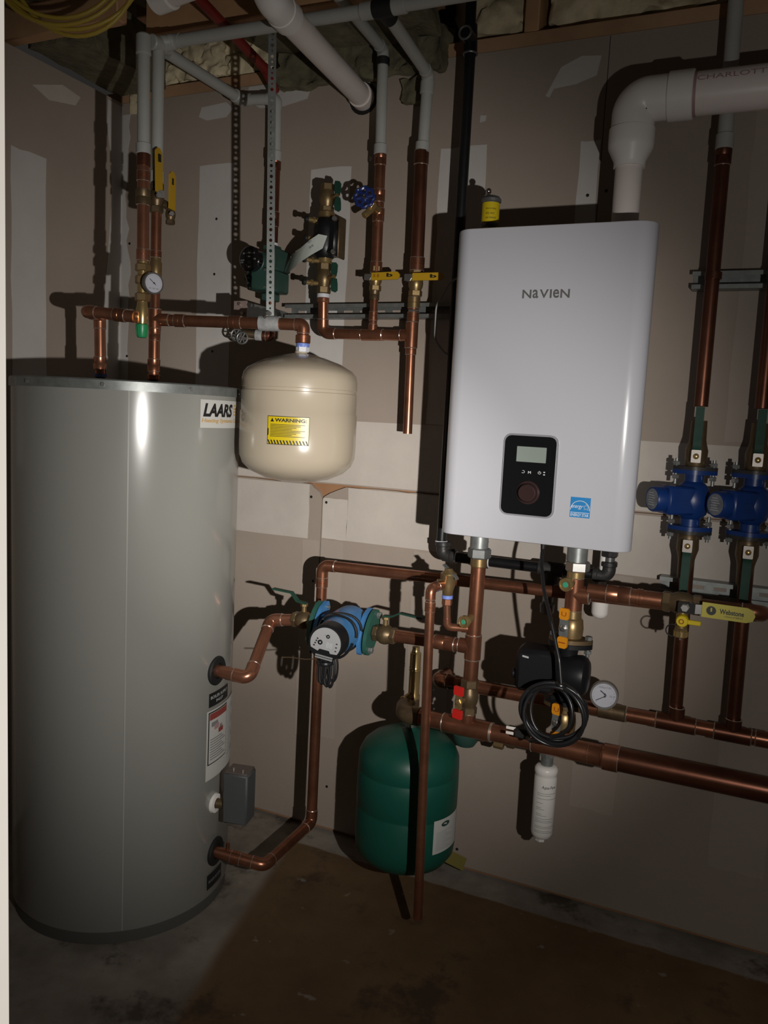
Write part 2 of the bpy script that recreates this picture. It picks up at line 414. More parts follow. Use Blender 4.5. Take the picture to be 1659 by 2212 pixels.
# back wall: timber behind, drywall sheets in front
wall_back = struct(B().bb(-0.1, 3.4, 0.0135, 0.06, 0.0, HT + 0.035), 'wall_back', 'wood')
def sheet(out, parent, m='drywall', name='drywall_sheet'):
    return B().prism(out, (0, 0, 0.0), XA, ZA, -0.0127).build(name, m, parent)
def jag(p, q, n, amp, fixed=False):
    """points from p towards q (q excluded) with small sideways wander"""
    p = V((*p, 0)); q = V((*q, 0)); d = q - p; s_ = V((-d.y, d.x, 0)).normalized(); out = []
    for i in range(n):
        k = 0 if i == 0 else (rnd.random() - .5) * 2 * amp
        c = p + d * (i / n) + s_ * k; out.append((c.x, c.y))
    return out
SEAM = 1.078
up_l = sheet([(0, SEAM + .001), *jag((0.45, SEAM + .001), (1.525, SEAM + .0015), 14, .0012), (1.525, SEAM + .001), (1.525, HT), (0, HT)], wall_back)
up_r = sheet([(1.527, SEAM + .001), (3.4, SEAM + .001), (3.4, HT), (1.527, HT)], wall_back)
lo_l = sheet([(0, .013), (0.781, .013), (0.781, 0.85), (0.7815, 1.03), (0.774, 1.05), (0.752, 1.064), (0.742, SEAM - .0045), *jag((0.70, SEAM - .003), (0.0, SEAM - .003), 9, .0016)], wall_back)
lo_r = sheet([(0.7835, .013), (3.4, .013), (3.4, SEAM - .0005), (1.3, SEAM - .0015), *jag((1.12, SEAM - .003), (0.875, SEAM - .004), 8, .002), (0.86, SEAM - .005), (0.835, 1.063), (0.81, 1.052), (0.79, 1.04), (0.7835, 1.03), (0.7835, 0.86)], wall_back)
wall_left = struct(B().bb(-0.1, 0.0, -2.4, 0.02, 0.0, HT), 'wall_left', 'drywall')
def mudpatch(x0, x1, z0, z1, parent, left=False, amp=.004, m='mud', name='joint_compound', n=10, t=.0006):
    o = [*jag((x0, z0), (x1, z0), 4, amp), *jag((x1, z0), (x1, z1), n, amp), *jag((x1, z1), (x0, z1), 4, amp), *jag((x0, z1), (x0, z0), n, amp)]
    if left: return B().prism(o, (0, 0, 0), YA, ZA, t).build(name, m, parent)      # x0..x1 are y values on the left wall
    return B().prism(o, (0, 0, 0), XA, ZA, t).build(name, m, parent)
# tapered band of bare white board along the horizontal joint, on each sheet
mudpatch(.0, 1.524, SEAM + .004, 1.265, up_l, m='drywall_edge', amp=.003, n=4)
mudpatch(1.528, 3.3, SEAM + .004, 1.258, up_r, m='drywall_edge', amp=.003, n=4)
mudpatch(.0, .738, .908, SEAM - .006, lo_l, m='drywall_edge', amp=.002, n=4)
mudpatch(.868, 3.3, .915, SEAM - .006, lo_r, m='drywall_edge', amp=.002, n=4)
mudpatch(.786, .868, .915, 1.036, lo_r, m='drywall_edge', amp=.001, n=4)
for x0, x1, z0, z1, p in ((.308, .437, 1.27, 2.02, up_l), (.702, .832, 1.27, 1.98, up_l), (1.10, 1.228, 1.27, 2.005, up_l), (1.473, 1.523, 1.27, 1.992, up_l), (1.87, 1.995, 1.265, 2.05, up_r), (2.28, 2.40, 1.265, 2.0, up_r),
                          (.72, .779, .29, .905, lo_l), (.3, .42, .3, .905, lo_l), (.786, .858, .30, .91, lo_r), (1.085, 1.215, .26, .91, lo_r), (1.575, 1.69, .27, .91, lo_r), (1.93, 2.06, .2, .91, lo_r)):
    mudpatch(x0, x1, z0, z1, p, t=.0009, amp=.003, m='mud' if z1 > 1 and x0 < 1.8 else 'mud_thin')
def blob(pts, parent, left=False, m='mud', t=.0008):
    return B().prism(pts, (0, 0, 0), YA if left else XA, ZA, t).build('joint_compound', m, parent)
blob([(.30, 2.165), (.33, 2.152), (.40, 2.155), (.425, 2.178), (.40, 2.198), (.31, 2.192)], up_l)
blob([(.47, 2.20), (.52, 2.168), (.60, 2.165), (.68, 2.178), (.69, 2.205), (.66, 2.232), (.48, 2.232)], up_l)
blob([(1.375, 2.11), (1.385, 2.105), (1.395, 2.125), (1.45, 2.13), (1.50, 2.145), (1.508, 2.19), (1.46, 2.195), (1.41, 2.175)], up_l)
blob([(1.205, 2.062), (1.22, 2.065), (1.222, 2.078), (1.205, 2.08)], up_l)
blob([(.885, 1.99), (.893, 1.988), (.897, 1.998), (.888, 2.004)], up_l)
# compound in the corner, ragged on both sides
def ragged(z0, z1, base, parent, left, n=26):
    o = [(0.0005 if not left else -0.0005, z0)]; s_ = -1 if left else 1
    for i in range(n + 1):
        z = z0 + (z1 - z0) * i / n; o.append((s_ * (base + (rnd.random() - .5) * .018 + .008 * math.sin(z * 9)), z))
    o.append((0.0005 if not left else -0.0005, z1)); return blob(o, parent, left)
ragged(0.2, 2.225, .062, wall_left, True); ragged(1.28, 2.20, .030, up_l, False)
for y0, y1 in ((-.433, -.31), (-.85, -.73)): mudpatch(y0, y1, 1.09, 1.975, wall_left, left=True, t=.0009, amp=.003)
blob([(-.36, 2.16), (-.30, 2.14), (-.20, 2.16), (-.18, 2.19), (-.25, 2.20)], wall_left, True, m='drywall_edge')
# drywall screws that show as dark dots
for x, z, p in ((.372, 1.695, up_l), (.372, 1.46, up_l), (.375, 1.86, up_l), (1.50, 1.86, up_l), (1.545, 1.868, up_r), (1.17, 1.69, up_l), (1.17, 1.655, up_l), (.745, 1.035, lo_l), (.797, 1.023, lo_r), (.765, .56, lo_l), (.763, .78, lo_l), (.03, 1.44, up_l), (.035, 1.80, up_l), (1.965, 1.475, up_r), (1.965, .735, lo_r), (1.87, .42, lo_r), (1.27, .06, lo_r), (1.30, .96, lo_r), (.84, .145, lo_r), (1.80, 1.105, up_r)):
    B().cyl((x, .0004, z), (x, -.0012, z), .0042, seg=10).build('drywall_screw', 'ink', p)
# top plate, rim timber and joists above the drywall
plate = struct(B().bb(-0.1, 3.4, 0.004, 0.10, HT, HT + 0.038, .002), 'trim_1', 'wood_pale')
struct(B().bb(-0.1, 3.4, 0.17, 0.21, HT - .05, 2.62), 'wall_rim', 'wood')
struct(B().bb(-0.2, 3.4, -2.4, 0.25, 2.62, 2.66), 'ceiling', 'subfloor')
def joist(x0, x1, y0, y1, z0, label):
    tag(B().bb(x0, x1, y0, y1, z0, 2.62, .003).build('ceiling_joist', 'joist_wood'), label, 'joist', None)
joist(.372, 3.3, -.327, -.289, 2.25, 'long brown timber joist crossing above the grey pipe at top left')
joist(-.05, .37, -.430, -.392, 2.25, 'short timber joist end behind the yellow cable loops')
joist(1.305, 1.343, .006, .165, HT + .038, 'short upright timber block between cream foam patches above the boiler')
def lumpy(name, x0, x1, y0, y1, z0, z1, m, amp, fr, step, seed=0.0, parent=None, **kw):
    """solid slab with a bumpy skin"""
    nx = max(2, int((x1 - x0) / step)); ny = max(2, int((y1 - y0) / step)); nz = max(2, int((z1 - z0) / step)); b = B(); idx = {}
    def vert(i, j, k):
        if (i, j, k) in idx: return idx[(i, j, k)]
        u, v_, w_ = i / nx, j / ny, k / nz
        p = V((x0 + (x1 - x0) * u, y0 + (y1 - y0) * v_, z0 + (z1 - z0) * w_)); c = V(((x0 + x1) / 2, (y0 + y1) / 2, (z0 + z1) / 2))
        q = (p + V((seed, seed * .7, seed * 1.3))) * fr
        d = noise.noise_vector(q) * amp + noise.noise_vector(q * 2.7) * amp * .45
        idx[(i, j, k)] = len(b.v); b.v.append(p + d); return idx[(i, j, k)]
    for i in range(nx):
        for j in range(ny):
            b.f.append((vert(i, j, 0), vert(i, j + 1, 0), vert(i + 1, j + 1, 0), vert(i + 1, j, 0))); b.f.append((vert(i, j, nz), vert(i + 1, j, nz), vert(i + 1, j + 1, nz), vert(i, j + 1, nz)))
    for i in range(nx):
        for k in range(nz):
            b.f.append((vert(i, 0, k), vert(i + 1, 0, k), vert(i + 1, 0, k + 1), vert(i, 0, k + 1))); b.f.append((vert(i, ny, k), vert(i, ny, k + 1), vert(i + 1, ny, k + 1), vert(i + 1, ny, k)))
    for j in range(ny):
        for k in range(nz):
            b.f.append((vert(0, j, k), vert(0, j, k + 1), vert(0, j + 1, k + 1), vert(0, j + 1, k))); b.f.append((vert(nx, j, k), vert(nx, j + 1, k), vert(nx, j + 1, k + 1), vert(nx, j, k + 1)))
    return b.build(name, m, parent, ang=80, **kw)
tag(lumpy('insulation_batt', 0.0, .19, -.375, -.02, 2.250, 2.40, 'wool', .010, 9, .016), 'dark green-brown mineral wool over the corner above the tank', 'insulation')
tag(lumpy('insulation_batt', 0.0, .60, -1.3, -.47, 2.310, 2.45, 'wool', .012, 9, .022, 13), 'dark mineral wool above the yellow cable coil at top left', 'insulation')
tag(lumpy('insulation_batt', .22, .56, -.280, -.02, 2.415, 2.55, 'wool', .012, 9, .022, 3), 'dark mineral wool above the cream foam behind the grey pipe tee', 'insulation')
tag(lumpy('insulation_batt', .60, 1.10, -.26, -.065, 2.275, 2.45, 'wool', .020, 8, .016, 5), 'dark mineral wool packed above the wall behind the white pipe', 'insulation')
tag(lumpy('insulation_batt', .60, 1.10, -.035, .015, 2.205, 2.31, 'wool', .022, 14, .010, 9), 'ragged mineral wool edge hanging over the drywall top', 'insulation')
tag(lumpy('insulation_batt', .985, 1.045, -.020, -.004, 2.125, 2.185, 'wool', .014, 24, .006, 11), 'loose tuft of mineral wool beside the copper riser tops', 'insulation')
tag(lumpy('spray_foam', .14, .55, .012, .12, 2.285, 2.42, 'foam', .020, 26, .007, 2), 'cream spray foam above the wall behind the diagonal grey pipe', 'spray foam')
tag(lumpy('spray_foam', .03, .10, .0, .08, 2.20, 2.26, 'foam', .006, 15, .010, 4), 'small pale foam blob at the top of the wall corner', 'spray foam')
tag(lumpy('spray_foam', 1.115, 1.29, .03, .14, 2.285, 2.46, 'foam', .022, 16, .009, 6), 'cream spray foam beside the black gas pipe top', 'spray foam')
tag(lumpy('spray_foam', 1.36, 2.3, .050, .14, 2.295, 2.50, 'foam', .022, 15, .010, 8), 'long cream spray foam strip above the wall at top right', 'spray foam')
# door jamb at the left edge of the view, timber behind it
tj = struct(B().bb(1.628, 1.642, -2.05, -1.867, 0.0, 2.2, .001), 'trim_2', 'jamb')
struct(B().bb(1.52, 1.6275, -2.04, -1.870, 0.0, 2.2, .001), 'trim_3', 'wood_pale')

# ------------------------------------------------------------------ storage tank
TC = (.49, -.50); TR = .275
t = thing('storage_tank', 'tall grey cylindrical hot water storage tank on the floor at left', 'water tank', (*TC, 0))
B().lathe((*TC, 0), ZA, [(0, 0), (0, TR - .004), (.034, TR - .004), (.034, 0)], 72).build('base_ring', 'tank_base', t)
body = B().lathe((*TC, 0), ZA, [(.034, 0), (.030, TR - .003), (.034, TR), (1.318, TR), (1.318, 0)], 96).build('shell', 'tank_grey', t)
def tank_map(a_deg, z0, h=.0008): return cyl_map(TC, TR, math.radians(a_deg), z0, h)
patch('shell_seam', tank_map(-49, .035, .0009), 0, .003, 0, 1.28, 'tank_seam', body, 1)
lid = B().lathe((*TC, 0), ZA, [(1.314, TR + .001), (1.314, TR + .004), (1.334, TR + .004), (1.337, TR + .001), (1.337, TR - .01), (1.330, TR - .02), (1.330, 0)], 96).build('lid', 'galv', t)
for a in (-60, -20, -100, 20): 
    p = V((TC[0] + (TR + .004) * math.cos(math.radians(a)), TC[1] + (TR + .004) * math.sin(math.radians(a)), 1.325)); d = V((math.cos(math.radians(a)), math.sin(math.radians(a)), 0))
    B().hexn(p, p + d * .004, .0048).build('screw', 'steel', lid)
def port(a, z, r=.037):
    d = V((math.cos(math.radians(a)), math.sin(math.radians(a)), 0)); p = V((*TC, z)) + d * (TR - .004)
    B().lathe(p, d, [(0, r), (.007, r), (.010, r * .9), (.010, r * .55), (.004, r * .5), (.004, 0)], 32).build('port_grommet', 'rubber', t)
port(3.6, .632); port(7.2, .143)
d = V((math.cos(.09), math.sin(.09), 0)); p = V((*TC, .279)) + d * (TR - .003)
B().lathe(p, d, [(0, .026), (.009, .024), (.011, .015), (.004, .013), (.004, 0)], 28).build('well_grommet', 'fitting_pvc', t)
# labels on the shell
lab = patch('maker_label', tank_map(-13.6, 1.238), 0, .27, 0, .066, 'paper', t, 20)
f_ = tank_map(-13.6, 1.238, .0014)
text('maker_name', 'LAARS', f_, .008, .026, .118, .032, 'ink', lab, bold=.045, shear=.25)
text('maker_line', 'Heating Systems Company', f_, .004, .010, .20, .0125, 'ink_gold', lab, bold=.03, shear=.2)
for i in range(4): patch('sun_logo_bar', f_, .135, .160 - .004 * abs(i - 1.5), .030 + i * .0075, .034 + i * .0075, 'ink_gold', lab, 4)
lb2 = patch('port_name_label', tank_map(-2.6, .543), 0, .098, 0, .036, 'ink', t, 10)
f_ = tank_map(-2.6, .543, .0014); text('port_name', 'BOILER SUPPLY', f_, .006, .020, .085, .008, 'label_back', lb2, bold=.02); text('port_name', 'INLET', f_, .03, .008, .035, .007, 'label_back', lb2, bold=.02)
lb3 = patch('safety_label', tank_map(-4.0, .352), 0, .19, 0, .182, 'paper', t, 16)
f_ = tank_map(-4.0, .352, .0014); f2 = tank_map(-4.0, .352, .0019)
patch('label_frame', f_, .006, .098, .040, .178, 'ink', lb3, 8); patch('label_panel', f2, .009, .095, .043, .175, 'paper', lb3, 8)
f3 = tank_map(-4.0, .352, .0023)
patch('label_header', f3, .010, .094, .157, .174, 'ink_red', lb3, 8)
for i in range(9): patch('label_line', f3, .014, .088 - .01 * (i % 3), .052 + i * .0065, .0545 + i * .0065, 'ink_grey', lb3, 6)
patch('label_picture', f3, .018, .046, .138, .150, 'ink_grey', lb3, 3); patch('label_picture', f3, .030, .052, .128, .142, 'ink_pink', lb3, 3); patch('label_picture', f3, .050, .074, .114, .126, 'ink_red', lb3, 3); patch('label_picture', f3, .056, .068, .126, .134, 'ink_grey', lb3, 3)
for i in range(14): patch('label_line', f_, .108, .172 - .012 * (i % 4), .030 + i * .0098, .033 + i * .0098, 'label_back', lb3, 6)
lb4 = patch('drain_label', tank_map(-.4, .052), 0, .075, 0, .040, 'ink', t, 8)
text('port_name', 'BOILER RETURN', tank_map(-.4, .052, .0014), .006, .016, .062, .008, 'ink_grey', lb4, bold=.02)
# aquastat box on its brass well
t = thing('aquastat_box', 'small dark grey thermostat box on the lower side of the grey tank', 'thermostat', (.815, -.45, .235))
B().tube([(.768, -.475, .279), (.800, -.462, .277)], .0125, 18).build('well', 'brass_dull', t)
bx = B().box((.822, -.452, .305), (.066, .060, .132), Matrix.Rotation(math.radians(12), 3, 'Z'), .004).build('case', 'thermo_grey', t)
B().box((.822, -.452, .3725), (.060, .054, .004), Matrix.Rotation(math.radians(12), 3, 'Z'), .001).build('lid', 'thermo_lid', t)
for dx in (-.012, .016): B().cyl((.822 + dx, -.462, .374), (.822 + dx, -.462, .378), .0035, seg=10).build('screw', 'steel', t)

# ------------------------------------------------------------------ cream expansion tank
EC = (.902, -.36)
t = thing('expansion_tank', 'cream domestic expansion tank with yellow warning label hanging under copper pipe', 'expansion tank', (*EC, 1.11))
prof = [(1.112, 0), (1.113, .035), (1.122, .080), (1.138, .116), (1.156, .135), (1.176, .143), (1.20, .1445), (1.2825, .1445), (1.285, .1425), (1.333, .1425), (1.3345, .1405), (1.341, .1405), (1.3425, .1425), (1.362, .1425), (1.378, .139), (1.390, .129), (1.406, .100), (1.419, .062), (1.426, .030), (1.429, .016), (1.436, .014), (1.436, 0)]
et = B().lathe((*EC, 0), ZA, prof, 72).build('vessel', 'cream', t, ang=50)
B().hexn((.906, -.36, 1.432), (.906, -.36, 1.449), .0165).build('nipple_nut', 'tape_white', t)
B().cyl((.906, -.36, 1.444), (.906, -.36, 1.455), .0162, seg=20).build('thread_tape', 'tape_blue', t)
WA = math.radians(-89); wf = lambda h: cyl_map(EC, .1445, WA, 1.2085, h)
# label angles face the doorway
wl = patch('warning_label', wf(.0006), 0, .100, 0, .066, 'ink', t, 12)
patch('label_panel', wf(.0011), .0015, .0985, .0015, .0645, 'yellow_label', wl, 12)
text('warning_word', 'WARNING:', wf(.0016), .019, .0525, .074, .0085, 'ink', wl, bold=.035)
b = B(); f_ = wf(.0016); b.add([f_(.008, .0525), f_(.017, .0525), f_(.0125, .0615)], [(0, 1, 2)]); b.build('warning_triangle', 'ink', wl)
for i in range(9): patch('label_line', f_, .008, .090 - .010 * ((i * 7) % 4), .0185 + i * .0034, .0198 + i * .0034, 'ink', wl, 8)
for i in range(13):
    u = .0015 + i * .0075; b = B(); b.add([f_(min(u + .004, .0985), .0015), f_(min(u + .0075, .0985), .0015), f_(min(u + .0035, .0985), .0105), f_(u, .0105)], [(0, 1, 2, 3)]); b.build('hazard_stripe', 'ink', wl)
b = B(); b.add([f_(.0015, .020), f_(.004, .022), f_(.004, .036), f_(.0015, .038)], [(0, 1, 2, 3)]); b.build('label_line', 'ink', wl)

# ------------------------------------------------------------------ green heating expansion tank
GC = (1.183, -.197)
t = thing('expansion_tank', 'green heating expansion tank hanging low under the bottom copper pipe', 'expansion tank', (*GC, .10))
prof = [(.098, 0), (.100, .04), (.110, .085), (.126, .115), (.150, .131), (.175, .134), (.262, .134), (.266, .1325), (.271, .1325), (.275, .1345), (.33, .1345), (.362, .134), (.365, .1325), (.369, .1325), (.372, .134), (.405, .1325), (.428, .122), (.446, .102), (.462, .068), (.470, .034), (.473, .016), (.476, .014), (.476, 0)]
B().lathe((*GC, 0), ZA, prof, 72).build('vessel', 'tank_green', t, ang=50)
B().cyl((*GC, .474), (*GC, .530), .0105, seg=18).build('nipple', 'steel', t)
B().hexn((*GC, .488), (*GC, .502), .0165).build('nut', 'iron_rough', t)
gf = lambda h: cyl_map(GC, .134, math.radians(-36), .185, h)
gl = patch('spec_label', gf(.0008), 0, .105, 0, .090, 'paper', t, 12)
for i in range(10): patch('label_line', gf(.0014), .010, .070 - .012 * (i % 3), .008 + i * .0052, .0108 + i * .0052, 'label_back', gl, 6)
b = B(); f_ = gf(.0014); b.add([f_(.040 + .016 * math.cos(q), .075 + .007 * math.sin(q)) for q in [2 * PI * i / 16 for i in range(16)]], [tuple(range(16))]); b.build('label_logo', 'pump_green', gl)
tag(B().box((1.268, -.022, .040), (.070, .002, .040), Matrix.Rotation(math.radians(-62), 3, 'X') @ Matrix.Rotation(.35, 3, 'Z')).build('paper_scrap', 'yellow_tag'), 'yellowed paper scrap leaning on the wall by the green tank', 'paper')

# ------------------------------------------------------------------ valve and fitting builders
def valve_body(t, p, d, r, L_, m='brass', hexr=1.15, name='body'):
    """ball-valve body centred at p along d: hex ends, round belly"""
    p = V(p); d = V(d).normalized(); h = L_ / 2
    b = B().hexn(p - d * h, p - d * (h * .52), r * hexr).hexn(p + d * (h * .52), p + d * h, r * hexr)
    b.lathe(p - d * h * .6, d, [(0, r * .9), (h * .15, r * 1.0), (h * .35, r * 1.18), (h * .6, r * 1.24), (h * .85, r * 1.18), (h * 1.05, r), (h * 1.2, r * .9)], 24)
    return b.build(name, m, t)
def stem(t, p, d, r, L_, m='brass', nut='steel'):
    p = V(p); d = V(d).normalized()
    B().cyl(p, p + d * L_, r, seg=16).build('stem', m, t); B().hexn(p + d * (L_ - r * .2), p + d * (L_ + r * 1.1), r * 1.5).build('handle_nut', nut, t)
def flat_handle(t, c, along, face, L_, w_, m, name='handle', th=.003, a0=0.0, taper=1.0):
    """flat plate from c + along*a0, face = outward normal"""
    c = V(c); X = V(along).normalized(); N_ = V(face).normalized(); Y = N_.cross(X)
    h = w_ / 2; k = h * taper
    out = [(a0, -h), (a0 + L_ - k * .6, -k), (a0 + L_, -k * .4), (a0 + L_, k * .4), (a0 + L_ - k * .6, k), (a0, h)]
    return B().prism(out, c - N_ * th / 2, X, Y, th).build(name, m, t)
def dot_cap(t, p, d, r=.0145, L_=.022):
    p = V(p); d = V(d).normalized()
    c = B().lathe(p, d, [(0, r * .7), (L_ * .5, r * .75), (L_ * .5, r * 1.0), (L_ * .92, r * 1.0), (L_, r * .93), (L_, r * .78), (L_ * .9, r * .74), (L_ * .9, 0)], 28).build('test_cap', 'brass_bright', t)
    B().lathe(p, d, [(L_ * .9, 0), (L_ * .9, r * .42), (L_ * .96, r * .38), (L_ * .96, 0)], 12).build('green_dot', 'dot_green', c)
def gauge(name, label, p, d, R, depth, needles, rim='gauge_rim', stemto=None, extra=None, catname='gauge'):
    p = V(p); x, y, a = frame(d); d = V(d).normalized()
    t = thing(name, label, catname, p - V((0, 0, R)))
    B().lathe(p - d * depth, d, [(0, 0), (0, R * .93), (depth * .3, R), (depth * .9, R), (depth, R * .97), (depth, R * .86), (depth * .9, R * .84), (depth * .9, 0)], 40).build('case', rim, t)
    fc = B().lathe(p - d * depth * .1, d, [(0, 0), (0, R * .84), (.0008, R * .84), (.0008, 0)], 36).build('dial', 'gauge_face', t)
    X = V((-d.y, d.x, 0)).normalized(); Y = d.cross(X)          # X to the right of a viewer facing the dial
    o = p - d * depth * .1 + d * .0012
    for k in range(28):
        q = math.radians(225 - 270 * k / 27); l = .10 if k % 3 == 0 else .06
        c0 = o + X * (R * .76 * math.cos(q)) + Y * (R * .76 * math.sin(q)); c1 = o + X * (R * (.76 - l) * math.cos(q)) + Y * (R * (.76 - l) * math.sin(q))
        B().strip([c0, c1], (c1 - c0).cross(d), R * .018, .0003).build('tick', 'ink_grey', fc)
    for (ox, oy, q, l, w_) in needles:
        c0 = o + d * .0008 + X * (R * ox) + Y * (R * oy); q = math.radians(q); dr = X * math.cos(q) + Y * math.sin(q)
        B().strip([c0 - dr * R * .12, c0 + dr * R * l], dr.cross(d), R * w_, .0004).build('needle', 'ink', fc); B().lathe(c0, d, [(0, R * .07), (.001, R * .07), (.001, 0)], 12).build('needle_hub', 'ink', fc)
    pm = plane_map(o, X, Y, .0003)
    for (s_, u, v_, w_, h_) in extra or (): text('dial_print', s_, pm, R * u, R * v_, R * w_, R * h_, 'ink_grey', fc)
    if stemto is not None: B().cyl(p - d * depth * .6, stemto, R * .22, seg=14).build('stem', 'brass', t)
    return t

# ------------------------------------------------------------------ pipes on top of the grey tank
t = thing('copper_pipe', 'copper hot outlet pipe with double elbow over the grey tank left', 'pipe', (.377, -.485, 1.337))
plumb(t, [(.378, -.485, 1.358), (.374, -.485, 1.506), (.394, -.556, 1.508), (.530, -.530, 1.497)], .0143, 'copper_new', bend=.020)
coupling(t, (.376, -.485, 1.385), ZA, .0143, .032, 'copper_new'); coupling(t, (.49, -.538, 1.500), (.136, .026, -.011), .0143, .030, 'copper')
B().cyl((.378, -.485, 1.329), (.378, -.485, 1.352), .0125, seg=18).build('nipple', 'iron_rough', t); B().cyl((.378, -.485, 1.350), (.378, -.485, 1.358), .0165, seg=18).build('tape_collar', 'tape_blue', t)

t = thing('mixing_valve', 'brass mixing valve with green cap in front of copper risers', 'valve', (.536, -.510, 1.45))
mx, my = .536, -.512
B().lathe((mx, my, 1.449), ZA, [(0, 0), (0, .0105), (.004, .0125), (.026, .0150), (.031, .0150), (.033, .012), (.033, 0)], 24).build('cap', 'cap_green', t)
for k in range(12):
    q = 2 * PI * k / 12; B().strip([(mx + .0128 * math.cos(q), my + .0128 * math.sin(q), 1.454), (mx + .0150 * math.cos(q), my + .0150 * math.sin(q), 1.476)], (-math.sin(q), math.cos(q), 0), .002, .001).build('cap_rib', 'cap_green', t)
B().lathe((mx, my, 1.482), ZA, [(0, .0125), (.010, .0145), (.035, .0155), (.045, .013), (.060, .012)], 24).build('body', 'brass_bright', t)
B().cyl((mx - .020, my, 1.500), (mx + .002, my, 1.500), .0165, seg=18, bev=.002).build('side_port', 'brass', t)
for z0, z1, r in ((1.536, 1.556, .0185), (1.578, 1.598, .0185), (1.608, 1.626, .0190)): B().hexn((mx, my, z0), (mx, my, z1), r).build('union_nut', 'brass', t)
B().cyl((mx, my, 1.540), (mx, my, 1.632), .0125, seg=20).build('tailpiece', 'brass_bright', t)

t = thing('copper_pipe', 'copper riser above the brass mixing valve, going up to grey plastic pipe', 'pipe', (.531, -.505, 1.63))
plumb(t, [(.534, -.510, 1.628), (.525, -.503, 1.890)], .0143, 'copper_new')
coupling(t, (.528, -.5055, 1.785), ZA, .0143, .036, 'brass_dull', k=1.25); coupling(t, (.5265, -.504, 1.835), ZA, .0143, .022, 'copper'); coupling(t, (.533, -.509, 1.648), ZA, .0143, .026, 'copper_new')
coupling(t, (.5255, -.503, 1.874), ZA, .0143, .030, 'copper_aged', rings=False)
t = thing('plastic_pipe', 'grey plastic riser above the tank, front one of the pair', 'pipe', (.52, -.50, 1.885))
B().tube([(.5250, -.503, 1.886), (.5155, -.497, 2.150)], .0150, 20).build('pipe', 'grey_pvc', t)
B().cyl((.525, -.503, 1.886), (.524, -.5025, 1.912), .0178, seg=22, bev=.002).build('socket', 'grey_pvc', t); B().cyl((.5165, -.498, 2.115), (.5155, -.497, 2.165), .0180, seg=22, bev=.004).build('elbow_socket', 'grey_pvc', t)

cx, cy = .517, -.443
t = thing('copper_pipe', 'copper riser standing behind the mixing valve on the tank', 'pipe', (.53, -.452, 1.34))
plumb(t, [(.531, -.460, 1.350), (.529, -.458, 1.495)], .0138, 'copper'); plumb(t, [(.522, -.448, 1.515), (cx, cy, 1.60)], .0120, 'copper'); plumb(t, [(cx, cy, 1.655), (.516, -.442, 1.775)], .0130, 'copper')
B().cyl((.531, -.460, 1.328), (.531, -.460, 1.350), .0120, seg=18).build('nipple', 'iron_black', t); B().cyl((.531, -.460, 1.348), (.531, -.460, 1.362), .0165, seg=20, bev=.002).build('adapter', 'copper', t)
coupling(t, (.5305, -.4595, 1.385), ZA, .0138, .030, 'copper'); coupling(t, (.530, -.458, 1.462), ZA, .0128, .030, 'copper'); coupling(t, (cx, cy, 1.663), ZA, .0125, .016, 'copper')
tee(t, (.526, -.453, 1.500), ZA, (.97, .22, 0), .0138, 'copper', L_=.052, lb=.04)
t = thing('check_valve', 'small brass check valve on the riser behind the round dial', 'valve', (cx, cy, 1.60))
B().lathe((cx, cy, 1.590), ZA, [(0, .009), (.003, .0135), (.008, .0135), (.012, .0155), (.052, .0155), (.056, .0135), (.066, .0135), (.068, .010)], 24).build('body', 'brass', t)
B().cyl((cx + .010, cy - .012, 1.585), (cx + .024, cy - .030, 1.583), .006, seg=12).build('side_port', 'brass', t)
t = thing('ball_valve', 'brass ball valve with upright yellow handle on the riser above the tank', 'valve', (.516, -.442, 1.765))
valve_body(t, (.516, -.442, 1.800), ZA, .0150, .072, 'brass_dull'); stem(t, (.526, -.452, 1.800), (.8, -.6, 0), .0055, .020)
B().strip([(.544, -.462, 1.795), (.544, -.462, 1.812)], (.6, .8, 0), .018, .003).build('handle_tab', 'steel', t)
h = flat_handle(t, (.540, -.462, 1.806), (-.05, .02, 1), (.985, .17, 0), .108, .032, 'yellow'); B().strip([(.5405, -.462, 1.880), (.5395, -.462, 1.898)], (-.17, .985, 0), .008, .0042).build('handle_print', 'ink', h)
t = thing('ball_valve', 'lower small ball valve with upright yellow handle behind the tank riser', 'valve', (.54, -.41, 1.74))
valve_body(t, (.524, -.398, 1.770), ZA, .0105, .048, 'brass_dull'); stem(t, (.530, -.406, 1.768), (.8, -.6, 0), .0045, .012)
h = flat_handle(t, (.541, -.414, 1.778), (0, 0, 1), (.985, .17, 0), .092, .030, 'yellow'); B().strip([(.541, -.414, 1.838), (.541, -.414, 1.854)], (-.17, .985, 0), .008, .0042).build('handle_print', 'ink', h)
B().cyl((.524, -.399, 1.788), (.518, -.436, 1.795), .010, seg=16).build('branch', 'brass_dull', t)
t = thing('plastic_pipe', 'grey plastic riser above the tank, rear one behind the yellow handle', 'pipe', (.514, -.441, 1.84))
B().tube([(.5155, -.442, 1.838), (.512, -.440, 2.172)], .0150, 20).build('pipe', 'grey_pvc', t); B().cyl((.5155, -.442, 1.838), (.515, -.442, 1.866), .0175, seg=22, bev=.002).build('socket', 'grey_pvc', t)

gauge('thermometer', 'round white dial thermometer on the copper risers above the tank', (.578, -.520, 1.578), (.93, -.37, 0), .0265, .014, [(0, 0, 142, .55, .05), (0, 0, -38, .25, .04)], stemto=(.525, -.455, 1.585), extra=[('50 100 150', -.45, -.55, .9, .14)])

